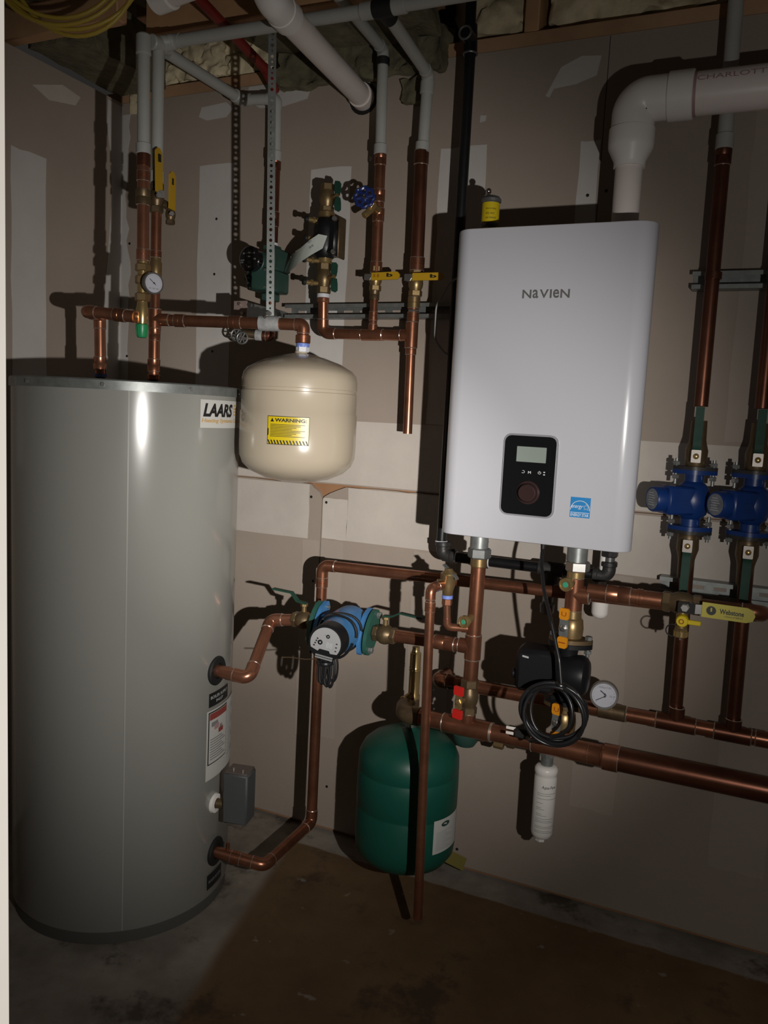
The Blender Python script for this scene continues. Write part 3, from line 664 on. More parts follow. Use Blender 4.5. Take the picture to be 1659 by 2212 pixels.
# line to the cream tank with its hanger
t = thing('copper_pipe', 'copper branch from the tank riser to the cream expansion tank', 'pipe', (.73, -.40, 1.45))
plumb(t, [(.560, -.444, 1.4995), (.906, -.36, 1.4985), (.906, -.36, 1.455)], .0143, 'copper', bend=.024)
d = V((.346, .084, 0)).normalized()
for x, l in ((.592, .026), (.735, .030)): coupling(t, (x, -.444 + (x - .56) * .243, 1.4995), d, .0143, l)
B().cyl((.906, -.36, 1.453), (.906, -.36, 1.474), .0185, seg=22, bev=.002).build('adapter', 'copper', t)
t = thing('pipe_hanger', 'perforated grey metal strap hanging from the ceiling to the copper branch', 'pipe hanger', (.822, -.38, 1.49))
d = V((.972, .236, 0)); c = V((.822, -.3805, 1.499))
B().ring(c - d * .026, c + d * .026, .0185, .0146).build('sleeve', 'sleeve', t)
# strap with real holes
b = B(); wd = V((.84, .54, 0)).normalized(); nn = wd.cross(ZA).normalized(); z = 1.517; px = V((.822, -.3805, 0)); top = 2.62; i = 0
while z < top - .013:
    hgt = .0125; rad = .0042 if i % 2 == 0 else .0024; hw = .0095; zc = z + hgt / 2
    lean = lambda q: px + V((-.018, -.004, 0)) * ((q - 1.517) / .7)
    ring_o = [(hw, 0), (hw, hgt / 2), (0, hgt / 2), (-hw, hgt / 2), (-hw, 0), (-hw, -hgt / 2), (0, -hgt / 2), (hw, -hgt / 2)]
    P = []
    for s_ in (-.0009, .0009):
        for (a, c_) in ring_o: P.append(lean(zc + c_) + wd * a + V((0, 0, zc + c_)) + nn * s_)
        for k in range(8): q = PI / 4 * k; P.append(lean(zc) + wd * (rad * math.cos(q)) + V((0, 0, zc + rad * math.sin(q))) + nn * s_)
    F = []
    for k in range(8):
        j = (k + 1) % 8
        F += [(k, j, 8 + j, 8 + k), (16 + k, 24 + k, 24 + j, 16 + j), (8 + k, 8 + j, 24 + j, 24 + k)]
    F += [(0, 16, 17, 1), (0, 7, 23, 16), (4, 3, 19, 20), (4, 20, 21, 5)]
    b.add(P, F); z += hgt; i += 1
b.build('strap', 'galv', t, ang=20)
B().hexn((.826, -.392, 1.522), (.829, -.401, 1.522), .006).build('bolt', 'steel', t); B().hexn((.818, -.392, 1.512), (.819, -.399, 1.512), .004).build('bolt', 'steel', t)

# ------------------------------------------------------------------ wall: green circulator, its pipe, bracket
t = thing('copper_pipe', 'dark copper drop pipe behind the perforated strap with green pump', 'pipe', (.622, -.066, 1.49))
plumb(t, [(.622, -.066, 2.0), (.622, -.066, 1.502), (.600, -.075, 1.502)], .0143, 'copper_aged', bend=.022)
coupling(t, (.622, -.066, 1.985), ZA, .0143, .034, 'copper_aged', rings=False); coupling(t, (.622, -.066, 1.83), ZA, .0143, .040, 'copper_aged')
B().cyl((.622, -.066, 1.756), (.622, -.066, 1.764), .0158, seg=18).build('thread_tape', 'tape_white', t)
t = thing('hose_valve', 'small valve with grey handwheel under the copper branch pipe', 'valve', (.565, -.09, 1.48))
B().cyl((.602, -.074, 1.502), (.582, -.082, 1.503), .016, seg=18, bev=.002).build('coupling', 'sleeve', t); B().cyl((.582, -.082, 1.503), (.545, -.096, 1.506), .0105, seg=16).build('body', 'brass_dull', t)
for p in ((.560, -.115, 1.490), (.535, -.108, 1.500)):
    w_ = B().torus(p, (.2, -1, .1), .0165, .0028, 24, 8)
    for k in range(3): q = PI / 3 * k; w_.tube([V(p) + V((.016 * math.cos(q), 0, .016 * math.sin(q))), V(p) - V((.016 * math.cos(q), 0, .016 * math.sin(q)))], .002, 6)
    w_.build('handwheel', 'galv_dark', t)
t = thing('circulator_pump', 'green wall circulator with round black face behind the perforated strap', 'pump', (.625, -.09, 1.62))
B().cyl((.612, -.030, 1.700), (.612, -.148, 1.700), .034, seg=32, bev=.003).build('motor', 'pump_green', t)
fc = B().lathe((.611, -.146, 1.703), (-.05, -1, 0), [(0, 0), (0, .0345), (.018, .0345), (.0205, .032), (.0205, 0)], 36).build('face', 'gloss_black', t)
pm = plane_map((.610, -.1672, 1.703), (1, -.05, 0), ZA, .0004)
for (s_, u, v_, w_, h_) in (('HEATING CIRCULATOR', -.020, .012, .040, .0045), ('USA', -.008, .004, .016, .004), ('1/25 HP', -.028, -.006, .013, .0035), ('115V', -.028, -.012, .010, .0035), ('F5', .014, -.004, .010, .004), ('Taco', -.010, -.024, .020, .008)):
    text('face_print', s_, pm, u, v_, w_, h_, 'label_back', fc, bold=.01)
bx = B().bb(.588, .664, -.146, -.035, 1.622, 1.682, .005).build('junction_box', 'pump_green', t)
B().bb(.640, .664, -.120, -.030, 1.682, 1.742, .004).build('volute', 'pump_green', t)
B().lathe((.598, -.146, 1.652), (0, -1, 0), [(0, .010), (.002, .010), (.002, .0085), (.010, .0085), (.011, .007), (.011, 0)], 22).build('knockout_plug', 'black_plastic', bx)
B().strip([(.593, -.1575, 1.660), (.600, -.1575, 1.643)], (.9, 0, .4), .004, .001).build('plug_slot', 'steel', bx)
for p in ((.603, 1.626), (.65, 1.675), (.650, 1.628)): B().cyl((p[0], -.146, p[1]), (p[0], -.148, p[1]), .003, seg=8).build('screw', 'steel', bx)
B().bb(.604, .640, -.09, -.045, 1.600, 1.622, .003).build('flange', 'pump_green', t); B().bb(.604, .640, -.09, -.045, 1.742, 1.757, .003).build('flange', 'pump_green', t)
t = thing('strut_bracket', 'short steel bracket arm standing out from the wall above the cream tank', 'bracket', (.622, -.11, 1.528))
B().bb(.604, .606, -.215, 0, 1.530, 1.577).bb(.606, .640, -.215, 0, 1.530, 1.532).bb(.638, .640, -.215, 0, 1.532, 1.577).build('channel', 'galv_dark', t)
B().bb(.600, .643, -.219, -.215, 1.524, 1.580, .001).build('end_plate', 'plate_pink', t)
for x, z in ((.621, 1.571), (.631, 1.546)): B().hexn((x, -.219, z), (x, -.225, z), .005).build('bolt', 'steel', t)

def strut(name, label, x0, x1, z0, z1, slots=True):
    t = thing(name, label, 'mounting rail', ((x0 + x1) / 2, -.02, z0))
    h = .004; D = -.041
    b = B()
    if slots:
        zc = (z0 + z1) / 2; b.bb(x0, x1, -.002, -.0002, z0, zc - .006).bb(x0, x1, -.002, -.0002, zc + .006, z1); x = x0
        while x < x1 - .001: b.bb(x, min(x + .022, x1), -.002, -.0002, zc - .006, zc + .006); x += .0508
    else: b.bb(x0, x1, -.002, -.0002, z0, z1)
    b.build('back', 'galv', t)
    for s_, a in ((1, z0), (-1, z1)):
        B().strip([(x0, D / 2, a + s_ * .001), (x1, D / 2, a + s_ * .001)], (0, 1, 0), abs(D), .002).build('flange', 'galv', t)
        B().strip([(x0, D, a + s_ * .005), (x1, D, a + s_ * .005)], (0, 0, 1), .010, .002).build('lip', 'galv', t)
    return t
strut('strut_channel', 'slotted steel strut rail on the wall left of the boiler', .655, 1.275, 1.556, 1.595)
strut('strut_channel', 'upper steel strut rail behind the right-hand copper risers', 1.768, 2.6, 1.620, 1.660, False)
strut('strut_channel', 'lower steel strut rail under the blue circulators', 1.757, 2.6, .888, .929)

# ------------------------------------------------------------------ backflow preventer and feed
t = thing('backflow_preventer', 'brass and black backflow preventer with green butterfly handles on the wall', 'valve', (.815, -.10, 1.605))
bx_, by_ = .814, -.10
def bvalve(zc, L_):
    valve_body(t, (bx_, by_, zc), ZA, .0175, L_, 'brass_mid', 1.12)
    B().cyl((bx_ + .012, by_ - .006, zc), (bx_ + .040, by_ - .018, zc), .006, seg=14).build('stem', 'brass', t); B().hexn((bx_ + .034, by_ - .0155, zc), (bx_ + .041, by_ - .019, zc), .0075).build('stem_nut', 'brass', t)
    for s_ in (1, -1):
        o = [(0.003, -.009), (.014, -.012), (.026, -.013), (.038, -.010), (.040, .004), (.034, .011), (.016, .010), (.003, .007)]
        B().prism(o, V((bx_ + .041, by_ - .016, zc)), (0, 0, s_), (.35, .93, 0), .0028).build('handle_wing', 'handle_green', t)
bvalve(1.868, .078); bvalve(1.655, .082)
B().cyl((bx_, by_, 1.815), (bx_, by_, 1.834), .022, seg=24, bev=.003).build('inlet_collar', 'brass', t)
blk = B().lathe((bx_, by_, 1.708), ZA, [(0, 0), (0, .022), (.010, .030), (.030, .034), (.075, .036), (.092, .033), (.106, .024), (.110, 0)], 28).build('chamber', 'iron_black', t)
B().box((bx_ + .022, by_, 1.762), (.048, .050, .098), None, .008).build('cover', 'iron_black', t)
rim = B().box((bx_ + .047, by_ + .004, 1.762), (.006, .040, .110), None, .003).build('cover_rim', 'brass_dull', t)
for z in (1.720, 1.806):
    B().hexn((bx_ + .040, by_ - .024, z), (bx_ + .042, by_ - .036, z), .0065).build('cover_bolt', 'steel', t)
B().cyl((bx_, by_, 1.695), (bx_, by_, 1.712), .020, seg=22, bev=.003).build('outlet_collar', 'brass_bright', t)
for (z, l) in ((1.806, .034), (1.757, .034), (1.700, .036), (1.640, .034)):
    a = V((bx_ - .012, by_ - .014, z)); d = V((-.66, -.75, 0)).normalized()
    c = B().cyl(a, a + d * l, .0062, seg=14).hexn(a + d * .014, a + d * .022, .009).build('test_cock', 'brass_bright', t); B().cyl(a + d * l, a + d * (l + .010), .0088, seg=16, bev=.002).build('dust_cap', 'rubber', c)
B().cyl((bx_, by_, 1.603), (bx_, by_, 1.613), .0180, seg=20).build('thread_tape', 'tape_white', t)
# paper tag, curled
t2 = thing('paper_tag', 'pale curled paper tag hanging from the backflow preventer', 'tag', (.745, -.14, 1.68))
pts = [V((.838, -.148, 1.742)), V((.812, -.156, 1.735)), V((.786, -.156, 1.721)), V((.760, -.147, 1.708)), V((.733, -.130, 1.700)), V((.708, -.108, 1.698)), V((.692, -.088, 1.702))]
b = B(); n = len(pts); wv = V((.42, -.10, .90)).normalized() * .029
vs_ = []
for k, p in enumerate(pts):
    q = 1.0 if k else .6; vs_ += [p + wv * q, p - wv * q]
b.add(vs_ + [v_ + V((.0004, .0006, 0)) for v_ in vs_], [(2 * k, 2 * k + 1, 2 * k + 3, 2 * k + 2) for k in range(n - 1)] + [(2 * n + 2 * k, 2 * n + 2 * k + 2, 2 * n + 2 * k + 3, 2 * n + 2 * k + 1) for k in range(n - 1)])
tg = b.build('sheet', 'tag_paper', t2)
pm = plane_map((.800, -.1585, 1.722), (.90, .0, .42), (-.42, -.05, .90), .0012)
for i, s_ in enumerate(('TEST', 'DATE')): text('tag_print', s_, pm, .0, .016 - i * .014, .014, .005, 'ink_grey', tg)

t = thing('copper_pipe', 'copper feed pipe with elbow below the backflow preventer', 'pipe', (.9, -.08, 1.49))
plumb(t, [(bx_, by_, 1.606), (.812, -.09, 1.507), (1.050, -.080, 1.504)], .0143, 'copper', bend=.026)
tee(t, (.962, -.083, 1.505), XA, ZA, .0143, 'copper', rb=.011, lb=.028)
B().cyl((bx_, by_, 1.590), (bx_, by_, 1.603), .0172, seg=20, bev=.002).build('adapter', 'copper_new', t)
t = thing('copper_pipe', 'copper drop pipe with blue-wheeled tap between preventer and large riser', 'pipe', (.96, -.077, 1.53))
plumb(t, [(.958, -.077, 1.985), (.961, -.077, 1.690)], .0143, 'copper'); plumb(t, [(.961, -.079, 1.622), (.962, -.083, 1.533)], .011, 'copper')
coupling(t, (.958, -.077, 1.968), ZA, .0143, .034, 'copper', rings=True); coupling(t, (.959, -.077, 1.872), ZA, .0143, .032, 'copper'); coupling(t, (.960, -.077, 1.822), ZA, .0143, .034, 'copper'); coupling(t, (.961, -.077, 1.685), ZA, .0143, .028, 'copper'); coupling(t, (.961, -.080, 1.612), ZA, .012, .026, 'brass_dull', rings=False)
coupling(t, (.9615, -.082, 1.555), ZA, .011, .022, 'copper')
t = thing('hose_tap', 'brass drain tap with small blue handwheel on the copper pipe', 'tap', (.955, -.12, 1.80))
B().cyl((.962, -.088, 1.833), (.958, -.120, 1.838), .0105, seg=16).build('neck', 'brass', t); B().hexn((.959, -.112, 1.836), (.957, -.128, 1.840), .013).build('bonnet', 'brass_bright', t)
B().cyl((.957, -.115, 1.828), (.945, -.135, 1.808), .0088, seg=16, bev=.001).build('spout', 'brass_bright', t)
wc = V((.951, -.148, 1.851)); wd_ = V((.25, -.96, .08)).normalized(); x, y, a = frame(wd_)
b = B()
o = []
for k in range(48):
    q = 2 * PI * k / 48; R_ = .0245 + .0018 * math.cos(8 * q); o.append(wc + x * (R_ * math.cos(q)) + y * (R_ * math.sin(q)))
b.tube(o, .0050, 8, closed=True); b.lathe(wc - wd_ * .003, wd_, [(0, 0), (0, .0135), (.004, .0135), (.007, .0100), (.009, 0)], 24)
for k in range(6):
    q = PI / 3 * k + .2; b.tube([wc + x * (.006 * math.cos(q)) + y * (.006 * math.sin(q)), wc + x * (.023 * math.cos(q)) + y * (.023 * math.sin(q))], .0048, 8)
hw = b.build('handwheel', 'wheel_blue', t); B().lathe(wc + wd_ * .004, wd_, [(0, 0), (0, .0062), (.003, .0055), (.0045, 0)], 16).build('screw', 'chrome', hw)
t = thing('ball_valve', 'brass ball valve with yellow lever pointing right beside the large riser', 'valve', (.961, -.078, 1.62))
valve_body(t, (.961, -.078, 1.655), ZA, .0145, .066, 'brass'); stem(t, (.959, -.092, 1.653), (-.12, -1, 0), .006, .016)
B().strip([(.944, -.112, 1.654), (.972, -.112, 1.654)], ZA, .016, .003).build('handle_hub', 'steel', t)
h = flat_handle(t, (.966, -.113, 1.6545), (1, -.02, .012), (.02, -1, 0), .082, .0200, 'yellow', th=.005)
pm = plane_map((.966, -.1160, 1.6455), (1, -.02, .012), ZA, .0004)
text('handle_print', 'b', pm, .045, .006, .018, .010, 'ink', h, bold=.03); text('handle_print', 'ON', pm, .006, .006, .006, .009, 'ink_brown', h); text('handle_print', '600', pm, .017, .006, .006, .009, 'ink_brown', h)

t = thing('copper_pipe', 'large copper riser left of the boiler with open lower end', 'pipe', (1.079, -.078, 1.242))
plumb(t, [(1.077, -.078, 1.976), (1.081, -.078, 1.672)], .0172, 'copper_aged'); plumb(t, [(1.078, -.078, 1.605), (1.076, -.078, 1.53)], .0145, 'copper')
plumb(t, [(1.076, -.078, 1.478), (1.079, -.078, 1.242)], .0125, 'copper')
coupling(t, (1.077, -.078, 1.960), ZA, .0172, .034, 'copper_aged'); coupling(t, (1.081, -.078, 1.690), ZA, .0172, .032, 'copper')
tee(t, (1.076, -.079, 1.505), ZA, (-1, 0, 0), .0150, 'copper', rb=.0143, L_=.068, lb=.030); coupling(t, (1.0775, -.078, 1.590), ZA, .0148, .028, 'brass'); coupling(t, (1.077, -.078, 1.552), ZA, .0145, .024, 'copper'); coupling(t, (1.076, -.078, 1.466), ZA, .0130, .024, 'copper')
B().strip([(1.070, -.094, 1.568), (1.098, -.094, 1.568)], ZA, .004, .002).build('clamp_bolt', 'steel', t)
t = thing('ball_valve', 'brass ball valve with yellow lever reaching into the boiler shadow', 'valve', (1.080, -.078, 1.60))
valve_body(t, (1.080, -.078, 1.640), ZA, .0160, .068, 'brass'); stem(t, (1.077, -.094, 1.648), (-.15, -1, 0), .0065, .016)
B().strip([(1.062, -.114, 1.650), (1.090, -.114, 1.650)], ZA, .017, .003).build('handle_hub', 'steel', t)
h = flat_handle(t, (1.085, -.114, 1.651), (1, .03, 0), (0, -1, 0), .085, .0190, 'yellow', th=.005); pm = plane_map((1.085, -.1167, 1.642), (1, 0, 0), ZA, .0004); text('handle_print', 'b', pm, .050, .005, .018, .009, 'ink', h, bold=.03)

# ------------------------------------------------------------------ ceiling pipes
t = thing('plastic_pipe', 'long grey plastic pipe running under the ceiling from the risers to the right', 'pipe', (1.5, -.42, 2.15))
MZ = 2.178; MY = -.405
plumb(t, [(.516, -.438, 2.172), (.545, -.418, MZ), (1.075, MY, MZ)], .0150, 'grey_pvc', rings=False); B().tube([(1.135, MY, MZ), (2.9, MY + .02, MZ)], .0150, 20).build('pipe', 'grey_pvc', t)
e = B().cyl((.499, -.425, 2.166), (.545, -.420, 2.178), .0182, seg=22, bev=.003).cyl((.514, -.470, 2.160), (.514, -.405, 2.172), .0182, seg=22, bev=.003).build('tee', 'grey_pvc', t)
for x0, x1 in ((1.050, 1.084), (1.126, 1.160)): B().cyl((x0, MY, MZ), (x1, MY, MZ), .0188, seg=22, bev=.002).build('socket', 'grey_pvc', t)
B().cyl((1.080, MY, MZ), (1.130, MY, MZ), .0205, seg=20, bev=.003).cyl((1.103, MY, MZ), (1.102, MY + .045, MZ - .004), .019, seg=20, bev=.003).build('black_tee', 'rubber', t)
plumb(t, [(1.102, MY + .04, MZ - .002), (1.084, -.079, 2.166), (1.080, -.078, 1.985)], .0150, 'grey_pvc', bend=.016, rings=False)
B().cyl((1.078, -.078, 1.972), (1.0785, -.078, 2.000), .0185, seg=22, bev=.002).build('socket', 'grey_pvc', t); B().cyl((1.082, -.078, 2.118), (1.083, -.078, 2.150), .0180, seg=22, bev=.002).build('socket', 'grey_pvc', t)
t = thing('plastic_pipe', 'grey plastic pipe dropping to the blue-wheeled tap riser', 'pipe', (.958, -.2, 1.98))
plumb(t, [(.972, -.60, 2.252), (.950, -.075, 2.245), (.957, -.077, 1.985)], .0145, 'grey_pvc', bend=.016, rings=False)
B().cyl((.957, -.077, 1.978), (.957, -.077, 2.005), .0180, seg=22, bev=.002).build('socket', 'grey_pvc', t); B().cyl((.951, -.075, 2.205), (.951, -.075, 2.225), .0178, seg=22, bev=.002).build('black_clip', 'rubber', t)
t = thing('plastic_pipe', 'grey plastic branch running from the riser tee back to the wall', 'pipe', (.55, -.2, 2.0))
plumb(t, [(.508, -.402, 2.162), (.508, -.074, 2.166), (.620, -.068, 2.160), (.622, -.066, 2.005)], .0148, 'grey_pvc', bend=.016, rings=False)
B().cyl((.622, -.066, 1.990), (.622, -.066, 2.018), .0180, seg=22, bev=.002).build('socket', 'grey_pvc', t); B().cyl((.508, -.112, 2.166), (.508, -.078, 2.166), .0182, seg=22, bev=.002).build('socket', 'grey_pvc', t)
t = thing('drain_pipe', 'fat white plastic drain pipe entering a hole near the wall top', 'pipe', (.9, -.3, 2.1))
A_ = V((.858, .015, 2.160)); C_ = V((.950, -.592, 2.1195)); d = (C_ - A_).normalized()
B().tube([A_, C_], .0295, 28).build('pipe', 'white_pvc', t)
B().cyl(A_ + d * .018, A_ + d * .055, .0335, seg=28, bev=.002).build('coupling', 'white_pvc', t); B().cyl(A_ + d * .553, A_ + d * .600, .0345, seg=28, bev=.003).build('coupling', 'fitting_pvc', t)
B().tube(fillet([C_ - d * .02, C_ + d * .05, C_ + d * .05 + V((-.05, .02, .16))], .05), .0325, 26).build('elbow', 'fitting_pvc', t)
for k in range(9):
    c = A_ + d * (.10 + k * .055) + V((-.0298, 0, .003)); B().strip([c, c + d * (.030 if k % 3 else .02)], ZA, .004, .0006).build('pipe_print', 'ink_pink', t)
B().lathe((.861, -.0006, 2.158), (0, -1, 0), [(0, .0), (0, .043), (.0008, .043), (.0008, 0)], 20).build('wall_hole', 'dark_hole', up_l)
t = thing('drain_pipe', 'white plastic pipe end under the joist at the top edge', 'pipe', (.6, -.75, 2.26))
B().tube([(.685, -.640, 2.160), (.84, -.652, 2.172)], .0295, 26).build('pipe', 'white_pvc', t); B().cyl((.668, -.639, 2.1590), (.716, -.6425, 2.1627), .0345, seg=28, bev=.003).build('cap', 'fitting_pvc', t)
t = thing('pex_pipe', 'red plastic pipe slanting from the joist to the wall top', 'pipe', (.6, -.3, 2.2))
plumb(t, [(.672, -.60, 2.240), (.605, -.10, 2.225), (.60, -.045, 2.19)], .0130, 'pex_red', rings=False)
# yellow cable coil
t = thing('cable_coil', 'coil of yellow electrical cable hanging from the ceiling at top left', 'cable', (.52, -.77, 2.08))
X = rr.copy(); X.z = 0; X.normalize(); Yb = V((0, 0, 1))
for k, (ox, oz, ra, rb_, dy) in enumerate(((0, 0, .150, .138, 0), (.010, .008, .156, .150, .008), (-.006, .020, .140, .142, -.008), (-.020, .060, .105, .120, .004), (.016, .018, .150, .168, .012), (-.03, .075, .12, .14, -.014))):
    c = V((.475, -.715, 2.232)) + X * ox + Yb * oz + V((.3, .95, 0)) * dy
    B().tube([c + X * (ra * math.cos(2 * PI * i / 40)) + Yb * (rb_ * math.sin(2 * PI * i / 40)) + V((.3, .95, 0)) * (.01 * math.sin(2 * PI * i / 40 + k)) for i in range(40)], .0048, 10, closed=True).build('cable_loop', 'yellow_cable', t)

# ------------------------------------------------------------------ boiler
BX0, BX1, BZ0, BZ1, BY = 1.277, 1.715, 1.019, 1.714, -.336
t = thing('boiler', 'white wall-hung boiler with black control panel', 'boiler', ((BX0 + BX1) / 2, -.17, BZ0))
def plan(x0, x1, yf, yb, r, n=8):
    o = []
    for cx_, a0 in ((x0 + r, PI), (x1 - r, 1.5 * PI)):
        for i in range(n + 1): q = a0 + PI / 2 * i / n; o.append((cx_ + r * math.cos(q), yf + r + r * math.sin(q)))
    # shallow crown of the front face
    return o + [(x1 - .038, yb), (x0 + .012, yb)]
pl = plan(BX0, BX1, BY, -.045, .038)
def inset(o, e):
    c = V((sum(p[0] for p in o) / len(o), sum(p[1] for p in o) / len(o)))
    w_ = max(p[0] for p in o) - min(p[0] for p in o); d_ = max(p[1] for p in o) - min(p[1] for p in o); mx_ = (max(p[0] for p in o) + min(p[0] for p in o)) / 2; my_ = (max(p[1] for p in o) + min(p[1] for p in o)) / 2
    return [(mx_ + (p[0] - mx_) * (1 - 2 * e / w_), my_ + (p[1] - my_) * (1 - 2 * e / d_)) for p in o]
b = B(); lv = [(BZ0, .004), (BZ0 + .0012, .0012), (BZ0 + .004, 0), (BZ1 - .004, 0), (BZ1 - .0012, .0012), (BZ1, .004)]; n = len(pl)
for z, e in lv: b.v += [V((x_, y_, z)) for x_, y_ in inset(pl, e)]
for k in range(len(lv) - 1):
    for i in range(n): j = (i + 1) % n; b.f.append((k * n + i, k * n + j, (k + 1) * n + j, (k + 1) * n + i))
b.f += [tuple(range(n)), tuple(range((len(lv) - 1) * n, len(lv) * n))]
cover = b.build('front_cover', 'boiler_white', t, ang=40)
B().bb(BX0 + .014, BX1 - .036, -.045, -.001, BZ0 + .006, BZ1 - .006, .002).build('back_case', 'boiler_side', t)
fp = lambda x, z, h=.0006: plane_map((x, BY, z), XA, ZA, h)
text('logo', 'NaVIeN', fp(1.443, 1.5585), 0, 0, .104, .0185, 'logo', t, bold=.018, even=True)
# control panel
cpx, cpz = 1.4865, 1.1705
cp = B().prism(rrect(.124, .184, .018), (cpx, BY + .001, cpz), XA, ZA, .004).build('panel_bezel', 'bezel', t)
B().prism(rrect(.116, .176, .015), (cpx, BY + .001, cpz), XA, ZA, .0065).build('panel_face', 'gloss_black', t)
fp2 = fp(cpx, cpz, .0058)
B().prism(rrect(.084, .150, .004), (cpx + .003, BY - .0052, cpz), XA, ZA, .0008).build('panel_recess', 'gloss_black', cp)
B().prism(rrect(.0665, .034, .001), (1.490, BY - .006, 1.218), XA, ZA, .0008).build('display', 'lcd', cp)
pm = plane_map((1.4865, BY - .0068, 1.1785), XA, ZA, .0005)
text('button_mark', 'M', pm, -.001, -.003, .0065, .0055, 'ink_white', cp, bold=.01)
for x, q0, q1 in ((1.474, -150, 120), (1.511, 120, 410)):
    B().tube([V((x + .0032 * math.cos(math.radians(q0 + (q1 - q0) * i / 12)), BY - .0068, 1.179 + .0028 * math.sin(math.radians(q0 + (q1 - q0) * i / 12)))) for i in range(13)], .0005, 6).build('button_mark', 'ink_white', cp)
B().bb(1.5107, 1.5117, BY - .0073, BY - .0065, 1.179, 1.183).build('button_mark', 'ink_white', cp)
for z in (1.1810, 1.1755): B().bb(1.520, 1.5235, BY - .0073, BY - .0065, z - .0012, z + .0010).build('button_mark', 'ink_white', cp)
B().lathe((1.4885, BY - .005, 1.133), (0, -1, 0), [(0, 0), (0, .026), (.003, .026), (.004, .022), (.013, .0205), (.0165, .0180), (.0165, 0)], 40).build('dial_knob', 'knob', cp)
# energy label
el = patch('energy_label', fp(1.583, 1.0875), 0, .0435, 0, .0445, 'energy_blue', t)
fe = fp(1.583, 1.0875, .0012)
patch('label_rule', fe, .0015, .042, .0105, .0115, 'ink_white', el)
text('label_print', 'ENERGY STAR', fe, .0018, .0025, .0395, .0065, 'ink_white', el, bold=.01)
text('label_print', 'energy', fe, .0030, .0180, .0240, .0085, 'ink_white', el, shear=.3)
b = B(); pts = []
for i in range(10): q = PI / 2 + PI * i / 5; R_ = .0075 if i % 2 == 0 else .0032; pts.append(fe(.0345 + R_ * math.cos(q), .0235 + R_ * math.sin(q)))
b.tube(pts, .0005, 6, closed=True); b.build('label_star', 'ink_white', el)
B().tube([fe(.0215 + .0205 * math.cos(PI * (1 - i / 20)), .0165 + .0205 * math.sin(PI * (1 - i / 20))) for i in range(21)], .0007, 6).build('label_arc', 'ink_white', el)

# vent
t = thing('vent_pipe', 'large white plastic vent pipe with elbow rising from the boiler', 'pipe', (1.8, -.17, 1.714))
vx, vy = 1.623, -.17
B().tube([(vx, vy, 1.714), (vx, vy, 1.90)], .0302, 32).build('pipe', 'white_pvc', t)
B().cyl((vx, vy, 1.714), (vx, vy, 1.738), .040, seg=32, bev=.004).build('flue_collar', 'label_back', t)
B().lathe((vx, vy, 1.868), ZA, [(0, .030), (0, .0345), (.012, .0350), (.040, .0490), (.052, .0500), (.082, .0500), (.084, .046)], 40).build('reducer', 'fitting_pvc', t)
vz = 2.012
B().tube(fillet([(vx, vy, 1.945), (vx, vy, vz), (vx + .095, vy, vz)], .070, 14), .0470, 36).build('elbow', 'fitting_pvc', t)
B().cyl((vx + .072, vy, vz), (vx + .125, vy, vz), .0510, seg=40, bev=.002).build('elbow_socket', 'fitting_pvc', t)
hp = B().tube([(vx + .10, vy, vz), (3.0, vy, vz)], .0445, 40).build('pipe', 'white_pvc', t)
B().ring((vx + .125, vy, vz), (vx + .131, vy, vz), .0452, .0440).build('glue_ring', 'ink_pink', hp)
a0 = math.radians(-14); fv = lambda u, v_: V((vx + .135 + u, vy - .0449 * math.cos(a0 + (v_ - .004) / .0445 * -1), vz + .0449 * math.sin(-a0 + .45 + (v_ - .004) / .0445)))
def fv(u, v_):
    q = math.radians(15) + v_ / .0445
    return V((vx + .128 + u, vy - .0450 * math.cos(q), vz + .0450 * math.sin(q)))
text('pipe_print', 'CHARLOTTE PIPE', fv, 0.004, 0, .200, .0125, 'ink_pink', hp)
# automatic air vent on top of the boiler
t = thing('air_vent', 'small float air vent with yellow label on top of the boiler', 'air vent', (1.314, -.2, 1.714))
B().cyl((1.314, -.2, 1.714), (1.314, -.2, 1.755), .010, seg=18).hexn((1.314, -.2, 1.735), (1.314, -.2, 1.748), .014).build('nipple', 'brass_dull', t)
B().lathe((1.314, -.2, 1.748), ZA, [(0, 0), (0, .014), (.004, .0205), (.054, .0205), (.056, .0240), (.062, .0240), (.068, .019), (.071, .010), (.071, 0)], 32).build('body', 'iron_grey', t)
yl = cyl_map((1.314, -.2), .0206, math.radians(-150), 1.7545, .0005); y_ = patch('label', yl, 0, .0715, 0, .046, 'yellow_label', t, 20)
fy = cyl_map((1.314, -.2), .0206, math.radians(-92), 1.7545, .0010)
for i, s_ in enumerate(('Before installing', 'this vent', 'see manual')): text('label_print', s_, fy, -.004, .028 - i * .010, .024 - .004 * (i == 1), .005, 'ink', y_)
B().cyl((1.306, -.2, 1.817), (1.306, -.2, 1.826), .0055, seg=12).sphere((1.306, -.2, 1.830), .0072, 14, 8).build('vent_cap', 'chrome', t)
# thin hose beside the boiler
t = tag(B().tube(fillet([(1.27, -.12, 1.655), (1.20, -.13, 1.64), (1.158, -.12, 1.575), (1.155, -.11, 1.49), (1.185, -.10, 1.45), (1.27, -.10, 1.445)], .05), .0028, 8).build('hose', 'tube_grey'), 'thin grey plastic hose looping out at the boiler left side', 'hose')

